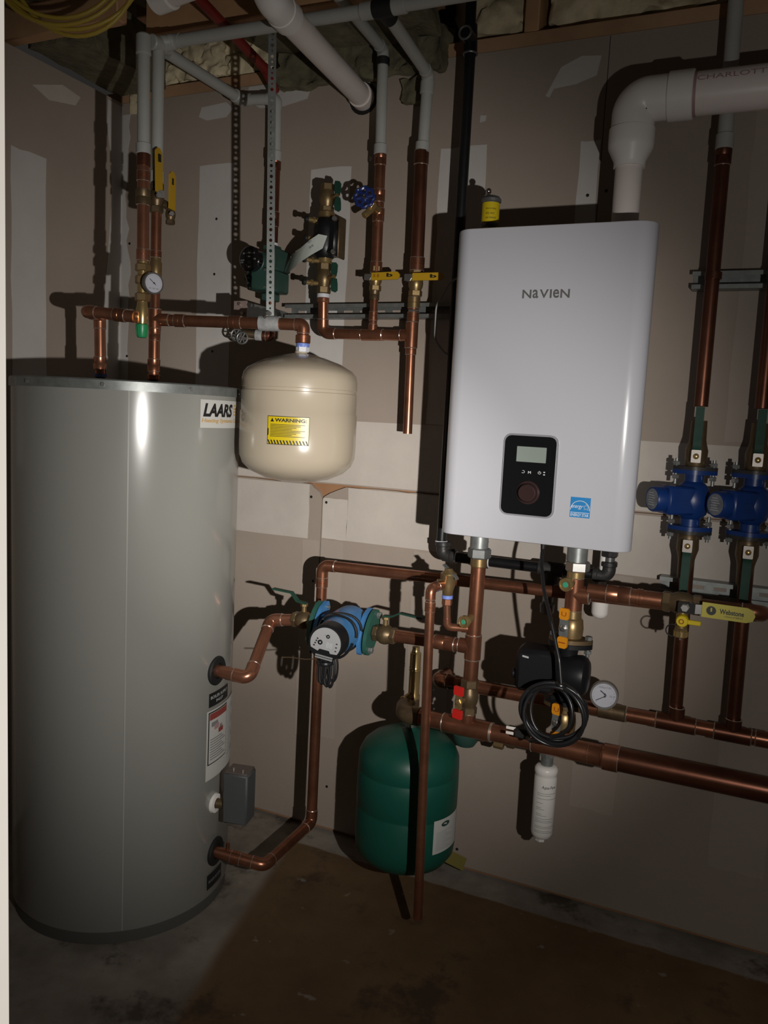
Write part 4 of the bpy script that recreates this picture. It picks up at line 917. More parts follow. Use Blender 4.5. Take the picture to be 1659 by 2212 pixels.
# ------------------------------------------------------------------ black gas line
t = thing('gas_pipe', 'black iron gas pipe dropping left of the boiler and running beneath it', 'pipe', (1.2, -.1, .80))
gx, gy, gr = 1.203, -.100, .0134
B().tube([(gx, gy, 2.205), (gx, gy, .955)], gr, 22).build('pipe', 'iron_black', t); B().tube([(gx - .004, gy, 2.245), (gx - .010, gy, 2.60)], gr, 22).build('pipe', 'iron_black', t)
tt = B().cyl((gx, gy, 2.190), (gx - .004, gy, 2.262), .0175, seg=24, bev=.003).cyl((gx - .002, gy, 2.226), (gx - .002, gy - .040, 2.226), .0170, seg=24, bev=.002).build('tee', 'iron_black', t)
B().torus((gx - .002, gy - .0405, 2.226), YA, .0150, .0030, 24, 8).build('tee_lip', 'iron_grey', tt); B().torus((gx, gy, 2.192), ZA, .0165, .0028, 24, 8).build('bead', 'iron_grey', tt)
def iron_elbow(a, c, b_):
    a, c, b_ = V(a), V(c), V(b_); d0 = (a - c).normalized(); d1 = (b_ - c).normalized()
    e = B().tube(fillet([c + d0 * .034, c, c + d1 * .034], .022, 8), .0172, 22).build('elbow', 'iron_rough', t)
    for d in (d0, d1): B().cyl(c + d * .024, c + d * .037, .0200, seg=24, bev=.002).build('elbow_band', 'iron_rough', e)
gz = .924
iron_elbow((gx, gy, 1.2), (gx + .005, gy, gz + .002), (1.4, gy, gz)); iron_elbow((1.4, gy, gz), (1.642, gy, gz), (1.642, gy, 1.2))
B().tube([(1.23, gy, gz), (1.48, gy, gz)], gr, 22).build('pipe', 'iron_black', t); B().tube([(1.52, gy, gz), (1.615, gy, gz)], gr, 22).build('pipe', 'iron_black', t)
for x in (1.2475, 1.338): B().torus((x, gy, gz), XA, .0150, .0022, 22, 8).build('thread_sealant', 'tape_white', t)
B().torus((gx, gy, .9625), ZA, .0152, .0020, 22, 8).build('thread_sealant', 'tape_white', t)
B().cyl((1.305, gy, gz), (1.338, gy, gz), .0192, seg=22, bev=.002).build('coupling', 'iron_rough', t)
B().cyl((1.468, gy, gz), (1.535, gy, gz), .0185, seg=22, bev=.003).cyl((1.500, gy, gz), (1.500, gy, gz - .040), .0185, seg=22, bev=.003).build('tee', 'iron_rough', t)
B().tube([(1.500, gy, .89), (1.498, gy, .835)], .0134, 20).build('drip_leg', 'iron_grey', t); B().cyl((1.498, gy, .838), (1.498, gy, .808), .0185, .0170, seg=22, bev=.004).build('drip_cap', 'iron_grey', t)
B().cyl((1.642, gy, .955), (1.642, gy, .972), .0130, seg=20).build('nipple', 'iron_grey', t); B().hexn((1.642, gy, .972), (1.642, gy, .990), .021).hexn((1.642, gy, .988), (1.642, gy, 1.019), .026).build('union', 'iron_rough', t)

# ------------------------------------------------------------------ boiler supply column
SX, SY, CR = 1.372, -.30, .0175
t = thing('copper_pipe', 'thick copper supply pipe dropping from the boiler left outlet', 'pipe', (SX, SY, .58))
B().cyl((SX - .002, SY, 1.019), (SX - .002, SY, .986), .0215, seg=26).build('nipple', 'galv', t); B().hexn((SX, SY, .990), (SX, SY, .965), .0275, .3).build('union_nut', 'galv_dark', t)
B().cyl((SX, SY, .966), (SX, SY, .944), .0195, seg=24, bev=.002).build('adapter', 'brass', t)
plumb(t, [(SX, SY, .950), (SX - .002, SY, .665)], CR, 'copper')
tee(t, (SX - .001, SY, .749), ZA, (-1, 0, 0), CR, 'copper', rb=.0160, L_=.060, lb=.034); B().cyl((SX, SY, .793), (SX - .030, SY - .008, .793), .0105, seg=16, bev=.001).build('side_branch', 'copper', t)
B().cyl((SX - .004, SY - .010, .824), (SX - .011, SY - .026, .818), .010, seg=16).build('cap_neck', 'brass', t); dot_cap(t, (SX - .010, SY - .022, .8175), (-.30, -.95, -.05))
t = thing('ball_valve', 'brass ball valve with red handle ends at the foot of the supply pipe', 'valve', (SX, SY, .58))
valve_body(t, (SX - .003, SY, .625), ZA, .0185, .090, 'brass_dull', 1.18); stem(t, (SX - .010, SY - .018, .621), (-.3, -.95, 0), .007, .016, 'brass', 'steel')
hd = V((-.3, -.95, 0)).normalized(); hc = V((SX - .003, SY, .621)) + hd * .040; hx = V((.95, -.3, 0))
B().prism(rrect(.020, .034, .004), hc, hx, ZA, .0025).build('handle_plate', 'brass_bright', t)
for z in (.649, .592): B().prism(rrect(.026, .022, .003), V((hc.x, hc.y, z)), hx, ZA, .006).build('handle_grip', 'red', t)
B().lathe(hc + hd * .002, hd, [(0, .0085), (.004, .008), (.006, .004), (.006, 0)], 6).build('handle_nut_cap', 'brass_bright', t)

# relief valve and its drain
t = thing('relief_valve', 'brass pressure relief valve with grey lever left of the supply pipe', 'valve', (1.311, -.335, .86))
B().lathe((1.311, -.335, .872), ZA, [(0, .009), (.004, .0120), (.014, .0130), (.026, .0165), (.046, .0165), (.050, .019), (.054, .019), (.060, .011), (.066, .008), (.066, 0)], 24).build('body', 'brass', t)
B().strip([(1.296, -.330, .945), (1.312, -.335, .934), (1.333, -.345, .922), (1.337, -.347, .916)], (.2, .9, 0), .012, .003).build('lever', 'galv_dark', t)
B().hexn((1.303, -.338, .900), (1.289, -.346, .897), .0145).build('outlet_nut', 'brass', t); B().cyl((1.311, -.335, .874), (1.311, -.335, .866), .0130, seg=18).build('thread_tape', 'tape_blue', t)
B().hexn((1.311, -.335, .866), (1.311, -.335, .850), .0125).build('inlet_adapter', 'copper', t)
t = thing('copper_pipe', 'thin curved copper pipe between relief valve and supply pipe', 'pipe', (1.33, -.32, .79))
plumb(t, [(1.311, -.335, .852), (1.314, -.333, .797), (1.352, -.308, .793)], .0085, 'copper_new', bend=.030, rings=False)
t = thing('drain_tube', 'long thin copper discharge pipe dropping in front of the green tank', 'pipe', (1.30, -.396, .089))
plumb(t, [(1.302, -.341, .900), (1.291, -.396, .898), (1.307, -.397, .089)], .0110, 'copper', bend=.016)
coupling(t, (1.2920, -.396, .855), ZA, .0110, .022, 'copper')

# ------------------------------------------------------------------ bottom manifold
t = thing('copper_pipe', 'thick copper header pipe running low across to the right edge', 'pipe', (1.8, SY, .52))
HZ = .549
B().tube([(1.235, SY, HZ), (1.69, SY, HZ)], .0205, 26).build('pipe', 'copper', t); B().tube([(1.69, SY, HZ), (2.9, SY, HZ + .004)], .0270, 30).build('pipe', 'copper_aged', t)
tee(t, (SX - .003, SY, HZ), XA, ZA, .0207, 'copper', rb=.0172, L_=.120, lb=.036); tee(t, (1.596, SY, HZ), XA, ZA, .0215, 'copper', rb=.0172, L_=.130, lb=.034)
B().lathe((1.655, SY, HZ), XA, [(0, .0208), (0, .0245), (.030, .0245), (.036, .0265), (.040, .0300), (.072, .0300), (.072, .027)], 28).build('reducer', 'copper', t)
for x, r in ((1.655, .0225), (1.727, .0282), (1.432, .0220)): B().torus((x, SY, HZ), XA, r, .0018, 24, 6).build('solder_ring', 'solder', t)
B().tube(fillet([(1.245, SY, HZ), (1.205, SY, HZ), (1.186, SY + .05, HZ)], .03), .0232, 24).cyl((1.190, -.208, HZ - .012), (1.190, -.208, HZ + .012), .0165, seg=20).cyl((1.188, -.262, HZ), (1.183, -.198, HZ - .012), .0210, seg=22, bev=.003).build('end_elbow', 'brass_dull', t)
B().cyl((1.183, -.197, HZ - .012), (1.183, -.197, .522), .0170, seg=20, bev=.002).build('tank_adapter', 'brass_dull', t)
t = thing('air_eliminator', 'slim gold brass air vent standing on the header pipe end', 'air vent', (1.190, -.208, .555))
B().lathe((1.190, -.208, .555), ZA, [(0, .013), (.004, .0165), (.012, .0165), (.016, .0145), (.078, .0145), (.080, .0155), (.083, .0140), (.086, .0155), (.089, .0145), (.125, .0145), (.128, .011), (.135, .0095), (.142, .0095), (.142, 0)], 30).build('body', 'brass_bright', t)
B().cyl((1.186, -.222, .568), (1.178, -.242, .562), .0095, seg=16).build('side_plug', 'brass', t); B().torus((1.1775, -.243, .562), (-.35, -.93, -.2), .0095, .002, 18, 6).build('plug_rim', 'brass_bright', t)

# ------------------------------------------------------------------ pump line to the storage tank
t = thing('copper_pipe', 'bright copper pipe bending from the tank port up to the blue pump', 'pipe', (.81, -.39, .61))
plumb(t, [(.762, -.4825, .632), (.850, -.466, .623), (.812, -.312, .733), (.880, -.300, .741)], .0155, 'copper_new', bend=.024)
t = thing('copper_pipe', 'copper pipe between blue pump valve and the supply pipe', 'pipe', (1.25, -.30, .73))
plumb(t, [(1.165, -.300, .744), (SX - .03, SY, .748)], .0160, 'copper'); coupling(t, (1.300, -.300, .747), XA, .0160, .050, 'copper')
PZ = .743
def lever_valve(x, s_, label, tip, hm):
    t = thing('flange_valve', label, 'valve', (x, -.30, PZ - .03))
    valve_body(t, (x, -.30, PZ), XA, .0205, .062, 'brass_dull', 1.05); B().cyl((x, -.30, PZ + .02), (x, -.30, PZ + .044), .0065, seg=14).hexn((x, -.30, PZ + .038), (x, -.30, PZ + .046), .010).build('stem', 'brass', t)
    B().strip(tip, YA, .015, .004).build('lever', hm, t)
    fx = x + s_ * .038
    o = [(.060 * math.cos(q) * (1 if abs(math.cos(q)) > .0 else 1), .034 * math.sin(q)) for q in [2 * PI * i / 28 for i in range(28)]]
    ang = math.radians(62); o = [(a * math.cos(ang) - c * math.sin(ang), a * math.sin(ang) + c * math.cos(ang)) for a, c in o]
    B().prism(o, (fx - .005, -.30, PZ), YA, ZA, .010).build('flange', 'iron_green', t)
    for q in (ang, ang + PI):
        yb = -.30 + .046 * math.cos(q); zb = PZ + .046 * math.sin(q)
        B().hexn((fx - s_ * .016, yb, zb), (fx - s_ * .005, yb, zb), .0085).build('bolt_head', 'galv', t); B().cyl((fx, yb, zb), (fx + s_ * .026, yb, zb), .0048, seg=12).build('bolt', 'galv', t)
lever_valve(.905, 1, 'brass flange valve with green lever left of the bright blue pump', [(.912, -.30, PZ + .046), (.885, -.30, PZ + .050), (.866, -.30, PZ + .070), (.812, -.305, PZ + .074)], 'handle_green')
lever_valve(1.140, -1, 'brass flange valve with green lever right of the bright blue pump', [(1.134, -.30, PZ + .047), (1.158, -.30, PZ + .049), (1.180, -.302, PZ + .061), (1.245, -.315, PZ + .060)], 'handle_green')
t = thing('circulator_pump', 'bright blue circulator pump with round grey control face and coiled cord', 'pump', (1.02, -.36, .68))
ang = math.radians(62)
for fx in (.957, 1.084):
    o = []
    for i in range(28):
        q = 2 * PI * i / 28; a, c = .062 * math.cos(q), .030 * math.sin(q); c *= .75 if abs(a) > .045 else 1
        o.append((a * math.cos(ang) - c * math.sin(ang), a * math.sin(ang) + c * math.cos(ang)))
    B().prism(o, (fx - .0055, -.30, PZ), YA, ZA, .011).build('flange', 'pump_blue', t)
B().cyl((.957, -.30, PZ), (1.084, -.30, PZ), .024, seg=24).build('neck', 'pump_blue', t)
m0 = V((1.026, -.255, PZ)); m1 = V((1.058, -.462, .745)); md = (m1 - m0).normalized(); ml = (m1 - m0).length
B().lathe(m0, md, [(0, 0), (0, .040), (.012, .052), (.060, .053), (.075, .048), (.165, .0435), (.165, 0)], 40).build('housing', 'pump_blue', t)
B().lathe(m0, md, [(ml - .048, .042), (ml - .046, .0445), (ml - .006, .0445), (ml - .002, .043), (ml - .002, 0)], 40).build('control_ring', 'black_plastic', t)
x_ = V((-md.y, md.x, 0)).normalized(); y_ = md.cross(x_) * -1
if y_.z < 0: y_ = -y_
X = V((1, .155, 0)).normalized(); X = (X - md * X.dot(md)).normalized(); Y = md.cross(X); Y = Y if Y.z > 0 else -Y; X = Y.cross(md)
o = [(.0380 * math.cos(math.radians(a)), .0380 * math.sin(math.radians(a))) for a in range(-32, 213, 7)] + [(-.016, -.022), (-.012, -.016), (.012, -.016), (.016, -.022)]
roll = math.radians(-8); o = [(a * math.cos(roll) - c * math.sin(roll), a * math.sin(roll) + c * math.cos(roll)) for a, c in o]
def onface(u, v_, h=0.0): u, v_ = u * math.cos(roll) - v_ * math.sin(roll), u * math.sin(roll) + v_ * math.cos(roll); return m0 + md * (ml - .002 + h) + X * u + Y * v_
nf = B(); k = len(o); P = [m0 + md * (ml - .002) + X * a + Y * c for a, c in o]; nf.add(P + [p + md * .0022 for p in P], [tuple(range(k)), tuple(range(k, 2 * k))] + [(i, (i + 1) % k, k + (i + 1) % k, k + i) for i in range(k)])
fc = nf.build('control_face', 'pump_face', t)
for u, v_, r in ((-.013, .000, .0060), (.004, .018, .0046)):
    B().lathe(onface(u, v_, .002), md, [(0, r), (.0015, r), (.002, r * .8), (.002, 0)], 20).build('button', 'black_plastic', fc); B().lathe(onface(u, v_, .004), md, [(0, r * .35), (.0004, r * .3), (.0004, 0)], 10).build('button_mark', 'label_back', fc)
fm = lambda u, v_: onface(u, v_, .0028)
text('face_print', '88', fm, .002, -.009, .016, .013, 'label_back', fc)
for i in range(4): patch('face_mark', fm, -.029 + .002 * i, -.025 + .002 * i, -.012 + i * .006, -.0085 + i * .006, 'ink', fc)
for i in range(3): patch('face_mark', fm, .026, .030, -.014 + i * .009, -.011 + i * .009, 'ink', fc)
text('face_print', 'bar', fm, -.004, .018, .005, .004, 'ink_grey', fc)
for i in range(2): patch('rating_strip', lambda u, v_: onface(u, v_, .0018), -.020, .024, -.034 - i * .0055, -.030 - i * .0055, 'ink_grey', fc)
B().lathe(onface(0, -.028, -.012), md, [(0, 0), (0, .016), (.008, .016), (.008, 0)], 16).build('plug_socket', 'black_plastic', t)
# cord: loops over the housing and a bundle below
lp = []
for i in range(60):
    q = 2 * PI * i / 30; R_ = .0510 + .003 * math.sin(q * 3)
    lp.append(m0 + md * (.098 + .030 * math.cos(q * .5) + (.020 if i > 30 else 0)) + X * (R_ * math.cos(q)) + Y * (R_ * math.sin(q)))
B().tube(lp, .0034, 8).build('cord', 'cable', t)
for k in range(5):
    c = V((1.036 + .007 * k, -.437 - .004 * (k % 2), .675)); B().tube([c + V((.008 * math.cos(2 * PI * i / 20), .004 * math.sin(2 * PI * i / 20), .034 * math.sin(2 * PI * i / 20) - .002 * k)) for i in range(20)], .0036, 8, closed=True).build('cord_loop', 'cable', t)
c = V((1.070, -.44, .682)); B().tube([c + V((.012 * math.cos(2 * PI * i / 20), 0, .034 * math.sin(2 * PI * i / 20))) for i in range(20)], .0030, 8, closed=True).build('cord_loop', 'cable', t)
B().torus((1.046, -.437, .690), ZA, .016, .006, 16, 8).build('cord_tie', 'cable', t)
tag(B().tube([(1.03, -.43, .695), (.985, -.425, .684), (.94, -.42, .680), (.915, -.42, .676)], .0014, 6).build('wire_tie', 'brass_dull'), 'thin loose wire end sticking out left of the blue pump cord', 'wire')

# return pipe from the tank port along the wall
t = thing('copper_pipe', 'long copper return pipe from the low tank port up the wall and across', 'pipe', (1.2, -.16, .1))
plumb(t, [(.762, -.466, .141), (.888, -.425, .118), (.882, -.168, .116), (.882, -.165, .868), (1.985, -.130, .884), (1.985, -.295, .9215), (1.85, SY, .9215)], .0150, 'copper', bend=.026, rings=True)
coupling(t, (.882, -.165, .82), ZA, .0150, .026, 'copper'); coupling(t, (.815, -.449, .131), (.126, .041, -.02), .0150, .024, 'copper')
B().cyl((.792, -.452, .150), (.792, -.452, .166), .005, seg=12).build('bleed_port', 'copper', t)

# ------------------------------------------------------------------ return column with black pump
RX, RY = 1.600, -.30
t = thing('copper_pipe', 'copper return column under the boiler with capped brass test port', 'pipe', (RX, RY, .87))
B().cyl((RX, RY, 1.019), (RX, RY, .984), .0230, seg=26, bev=.002).build('nipple', 'galv', t); B().hexn((RX + .003, RY, .986), (RX + .003, RY, .962), .0270, .2).build('union_nut', 'steel', t)
B().cyl((RX, RY, .963), (RX, RY, .942), .0195, seg=24, bev=.002).build('adapter', 'brass_bright', t)
tee(t, (RX, RY, .910), ZA, XA, CR, 'copper', L_=.075, lb=.034); B().cyl((RX - .004, RY - .010, .938), (RX - .009, RY - .028, .938), .010, seg=16).build('cap_neck', 'brass', t); dot_cap(t, (RX - .008, RY - .024, .9375), (-.25, -.96, -.05), .0155)
t = thing('copper_pipe', 'copper pipe running right from the return column to the purge valve', 'pipe', (1.71, RY, .90))
plumb(t, [(RX + .03, RY, .9215), (1.80, RY, .9215)], CR, 'copper'); coupling(t, (1.697, RY, .9215), XA, CR, .050, 'copper'); coupling(t, (1.742, RY, .9215), XA, CR * .98, .012, 'copper', rings=False)
def iso_valve(p, label, hm, up=True):
    p = V(p); t = thing('flange_valve', label, 'valve', p - V((0, 0, .04))); hd = V((-.25, -.96, 0)).normalized(); hx = V((.96, -.25, 0))
    B().lathe(p - V((0, 0, .032)), ZA, [(0, .020), (.006, .0255), (.026, .0270), (.046, .0245), (.050, .0205), (.070, .0195)], 26).build('body', 'brass', t)
    hc = p + hd * .038 + V((0, 0, .000)); B().cyl(p + hd * .02, hc, .008, seg=14).build('stem', 'brass', t)
    B().prism(rrect(.022, .040, .004), hc, hx, ZA, .0025).build('handle_plate', 'galv', t); B().lathe(hc + hd * .002, hd, [(0, .0092), (.004, .0085), (.006, .005), (.008, .0045), (.008, 0)], 6).build('handle_nut', 'steel', t)
    for s_ in (1, -1):
        g = B().prism(rrect(.0235, .026, .006), hc + V((0, 0, s_ * .0325)), hx, ZA, .006).build('handle_grip', hm, t)
        pm = plane_map(hc + V((0, 0, s_ * .0325)) + hd * .0062, hx, ZA, .0004)
        if s_ > 0: text('grip_print', 'U', pm, -.006, -.005, .012, .010, 'ink_brown', g)
        else: patch('grip_print', pm, -.008, .008, -.0015, .0012, 'ink_brown', g)
    return t
def oval(w_, h_, p, th, X=XA, Y=YA):
    o = []
    for i in range(32):
        q = 2 * PI * i / 32; o.append((w_ * math.cos(q), h_ * math.sin(q) * (1 - .35 * abs(math.cos(q)))))
    return B().prism(o, p, X, Y, th)
t = iso_valve((RX, RY, .838), 'brass flange valve with orange grips above the black pump', 'orange')
oval(.050, .036, (RX, RY, .800), .009).build('flange', 'brass_dull', t)
for x in (-.040, .040):
    B().hexn((RX + x, RY, .809), (RX + x, RY, .818), .0085).build('bolt_head', 'galv_dark', t); B().cyl((RX + x, RY, .770), (RX + x, RY, .800), .0045, seg=12).hexn((RX + x, RY, .777), (RX + x, RY, .785), .0085).build('bolt_nut', 'galv', t)
t = thing('circulator_pump', 'black cast-iron circulator pump under the boiler return valve', 'pump', (RX, RY, .65))
oval(.050, .036, (RX, RY, .789), .010).build('flange', 'iron_black', t); oval(.050, .036, (RX, RY, .656), .010).build('flange', 'iron_black', t)
B().lathe((RX - .004, RY, .660), ZA, [(0, .024), (.02, .021), (.110, .022), (.130, .025)], 24).build('neck', 'black_plastic', t)
B().lathe((RX - .015, RY - .012, .728), XA, [(0, .040), (.020, .044), (.045, .047), (.056, .044), (.063, .034), (.065, 0)], 36).build('volute', 'black_plastic', t)
B().cyl((RX - .075, RY - .012, .728), (RX - .010, RY - .012, .728), .040, seg=30, bev=.004).build('motor', 'black_plastic', t)
B().box((1.540, RY - .040, .738), (.092, .075, .098), Matrix.Rotation(.06, 3, 'Z'), .010).build('terminal_box', 'black_plastic', t)
B().cyl((1.496, RY - .050, .720), (1.484, RY - .052, .720), .012, seg=18, bev=.002).build('cable_gland', 'black_plastic', t)
B().strip([(1.512, RY - .0815, .772), (1.526, RY - .0805, .770)], ZA, .004, .0006).build('badge', 'label_back', t)
B().box((RX - .005, RY + .002, .665), (.060, .050, .030), None, .006).build('lower_body', 'black_plastic', t)
t = iso_valve((RX, RY, .618), 'brass flange valve with orange grips below the black pump, behind cord coil', 'orange')
oval(.050, .036, (RX, RY, .647), .009).build('flange', 'brass_dull', t)
# power cord and coil
t = thing('power_cord', 'black power cord from the boiler coiled in front of the black pump', 'power cord', (1.6, -.42, .6))
B().cyl((1.523, -.305, 1.021), (1.523, -.308, 1.000), .0065, .0045, seg=16).build('strain_relief', 'rubber', t)
B().tube(fillet([(1.523, -.308, 1.005), (1.526, -.325, .975), (1.545, -.365, .925), (1.575, -.405, .865), (1.603, -.428, .790), (1.612, -.434, .742)], .05), .0042, 12).build('cord', 'cable', t)
cc = V((1.598, -.432, .674))
for k, (ra, rb_, dx, dz, dy) in enumerate(((.070, .066, 0, 0, 0), (.066, .062, .004, -.001, -.007), (.069, .060, .002, .004, .006), (.060, .064, .010, .001, .010), (.064, .066, .006, -.003, -.012), (.056, .058, -.012, .003, -.004))):
    c = cc + V((dx, dy, dz)); B().tube([c + V((ra * math.cos(2 * PI * i / 44), .006 * math.sin(4 * PI * i / 44 + k), rb_ * math.sin(2 * PI * i / 44))) for i in range(44)], .0042, 10, closed=True).build('cord_loop', 'cable', t)
B().tube(fillet([(1.575, -.44, .612), (1.555, -.425, .598), (1.535, -.385, .5895)], .02), .0042, 10).build('cord', 'cable', t)
B().torus((1.612, -.434, .740), (.3, 0, 1), .009, .004, 16, 8).build('cord_tie', 'cable', t)
pg = B().box((1.520, -.368, .590), (.032, .022, .022), None, .004).build('plug', 'rubber', t)
for z in (.596, .584): B().bb(1.483, 1.506, -.3695, -.3665, z - .0035, z + .0035, .0008).build('prong', 'prong', pg)

# purge valve with yellow lever
t = thing('purge_valve', 'brass purge valve with long yellow printed lever on the right copper pipe', 'valve', (1.83, RY, .85))
valve_body(t, (1.828, RY, .9215), XA, .0200, .080, 'brass_dull', 1.15); B().cyl((1.838, RY - .020, .9215), (1.840, RY - .042, .9215), .008, seg=14).build('stem', 'brass', t)
B().prism(rrect(.036, .024, .003), (1.842, RY - .042, .9215), XA, ZA, .0025).build('handle_hub', 'chrome', t); B().hexn((1.838, RY - .0445, .9215), (1.838, RY - .051, .9215), .0085).build('handle_nut', 'steel', t)
B().strip([(1.858, RY - .0435, .9215), (1.882, RY - .0435, .9225)], ZA, .020, .0025).build('lever_shank', 'steel', t)
h = B().prism([(.0, -.0155), (.085, -.0155), (.097, -.0110), (.101, 0), (.097, .0110), (.085, .0155), (.0, .0155)], (1.871, RY - .042, .9235), (1, 0, -.01), ZA, .005).build('lever_grip', 'webstone', t)
pm = plane_map((1.871, RY - .0472, .9235), (1, 0, -.01), ZA, .0005)
text('lever_print', 'Webstone', pm, .034, -.004, .046, .0105, 'ink', h, bold=.025); text('lever_print', 'a brand of NIBCO', pm, .044, -.0095, .034, .0032, 'ink', h)
b = B(); q_ = [pm(.018 + .0095 * math.cos(2 * PI * i / 20), .0 + .0095 * math.sin(2 * PI * i / 20)) for i in range(20)]; b.add(q_, [tuple(range(20))]); b.build('lever_logo', 'ink', h)
patch('lever_logo', lambda u, v_: pm(u, v_) + V((0, -.0004, 0)), .0165, .0195, -.002, .006, 'webstone', h)
t = thing('drain_valve', 'brass hose drain with small yellow handle below the purge valve', 'valve', (1.838, -.31, .85))
B().cyl((1.832, -.305, .905), (1.832, -.305, .868), .0125, seg=18).hexn((1.832, -.305, .870), (1.832, -.305, .862), .0150).build('body', 'brass', t)
cp_ = B().cyl((1.832, -.305, .864), (1.832, -.305, .849), .0145, seg=22, bev=.002).build('hose_cap', 'brass_bright', t)
for k in range(12): q = 2 * PI * k / 12; B().cyl((1.832 + .0143 * math.cos(q), -.305 + .0143 * math.sin(q), .862), (1.832 + .0143 * math.cos(q), -.305 + .0143 * math.sin(q), .851), .0016, seg=6).build('cap_rib', 'brass_bright', cp_)
B().cyl((1.832, -.305, .849), (1.832, -.305, .842), .0020, seg=8).build('cap_pin', 'steel', t)
B().tube([V((1.815 + .013 * math.cos(2 * PI * i / 18), -.310, .862 + .013 * math.sin(2 * PI * i / 18))) for i in range(18)], .0015, 6, closed=True).build('cap_leash', 'rubber', t)
B().lathe((1.834, -.318, .889), (0, -1, 0), [(0, 0), (0, .013), (.014, .0125), (.016, .011), (.016, 0)], 24).build('handle_hub', 'yellow_label', t); B().box((1.853, -.328, .8885), (.036, .006, .010), None, .0015).build('handle', 'yellow_label', t)
B().torus((1.833, -.335, .889), YA, .0045, .0010, 14, 6).build('hub_mark', 'ink_brown', t)

# white condensate trap behind
t = thing('condensate_trap', 'white plastic condensate trap cup hanging behind the copper pipes', 'trap', (1.629, -.1, .815))
B().lathe((1.629, -.10, .816), ZA, [(0, 0), (.001, .010), (.006, .017), (.014, .0205), (.075, .0215), (.078, 0)], 30).build('cup', 'fitting_pvc', t); B().cyl((1.629, -.10, .890), (1.629, -.10, 1.019), .010, seg=16).build('spigot', 'fitting_pvc', t)

# ------------------------------------------------------------------ middle header with gauge, fill valve, filter
t = thing('copper_pipe', 'dark copper header pipe along the wall feeding the right risers', 'pipe', (1.7, -.10, .57))
MZ2 = .586
plumb(t, [(1.216, -.03, MZ2 - .006), (1.216, -.10, MZ2 - .004), (2.02, -.10, MZ2 + .002), (2.8, -.10, MZ2 + .002)], .0175, 'copper', bend=.022)
tee(t, (1.829, -.10, MZ2 + .001), XA, ZA, .0180, 'copper_aged', rb=.0160, L_=.090, lb=.040); tee(t, (1.955, -.10, MZ2 + .001), XA, ZA, .0180, 'copper_aged', rb=.0160, L_=.080, lb=.036)
coupling(t, (1.268, -.10, MZ2 - .003), XA, .0175, .050, 'copper_aged'); B().cyl((1.645, -.10, MZ2), (1.712, -.10, MZ2), .0205, seg=24, bev=.002).build('gauge_tee', 'brass_dull', t)
B().torus((1.714, -.10, MZ2), XA, .0188, .0018, 22, 6).build('solder_ring', 'solder', t)
gauge('pressure_gauge', 'round white dial boiler gauge beside the coiled cord', (1.672, -.215, .660), (.115, -.985, .12), .0330, .034, [(.06, .10, 145, .40, .07), (.06, -.06, 210, .68, .05)], stemto=(1.675, -.11, .60), extra=[('TEMPERATURE', -.45, .50, .9, .13), ('PSI 30', .40, -.08, .36, .14)])
t = thing('fill_valve', 'green and brass boiler fill regulator behind the header pipe', 'valve', (1.40, -.14, .45))
fz = .472
B().lathe((1.318, -.14, fz - .040), ZA, [(0, .010), (.004, .024), (.020, .034), (.034, .036), (.040, .028), (.062, .022), (.064, 0)], 26).build('regulator_bell', 'pump_green', t)
B().cyl((1.31, -.14, fz), (1.44, -.14, fz), .0125, seg=18).build('body', 'brass_dull', t)
for x0, x1, r in ((1.352, 1.370, .0185), (1.392, 1.412, .0165), (1.430, 1.452, .0190)): B().hexn((x0, -.14, fz), (x1, -.14, fz), r).build('union_nut', 'brass_dull', t)
B().tube([(1.45, -.14, fz), (1.540, -.165, fz + .006)], .0110, 16).build('tailpipe', 'copper_aged', t); B().hexn((1.400, -.158, fz - .010), (1.426, -.160, fz - .010), .010).build('test_port', 'brass', t)
t = thing('water_filter', 'white printed water filter cartridge hanging under the header pipe', 'filter', (1.543, -.185, .255))
wx, wy = 1.545, -.185
B().cyl((wx, wy, .440), (wx, wy, .482), .0150, seg=20).hexn((wx, wy, .470), (wx, wy, .496), .0180).build('neck', 'galv', t)
B().lathe((wx, wy, .262), ZA, [(0, 0), (0, .018), (.004, .024), (.014, .0270), (.158, .0278), (.161, .0268), (.166, .0268), (.169, .0285), (.180, .0285), (.186, .024), (.188, .016), (.188, 0)], 36).build('cartridge', 'fitting_pvc', t, ang=50)
B().hexn((wx - .002, wy, .250), (wx - .002, wy, .263), .0125).build('drain_plug', 'fitting_pvc', t)
ff = lambda h: cyl_map((wx, wy), .0277, math.radians(-128), .27, h)
text('cartridge_print', 'Aqua-Pure', ff(.0010), .016, .126, .036, .010, 'ink', t, shear=.3)
for i, (v_, u1) in enumerate(((.115, .055), (.110, .040), (.101, .058), (.090, .022), (.078, .018), (.074, .026), (.062, .020), (.058, .032), (.050, .052), (.045, .046), (.041, .050), (.030, .056), (.026, .048), (.018, .044), (.014, .05))): patch('cartridge_print', ff(.0010), .006, u1, v_, v_ + .0016, 'label_back', t, 8)

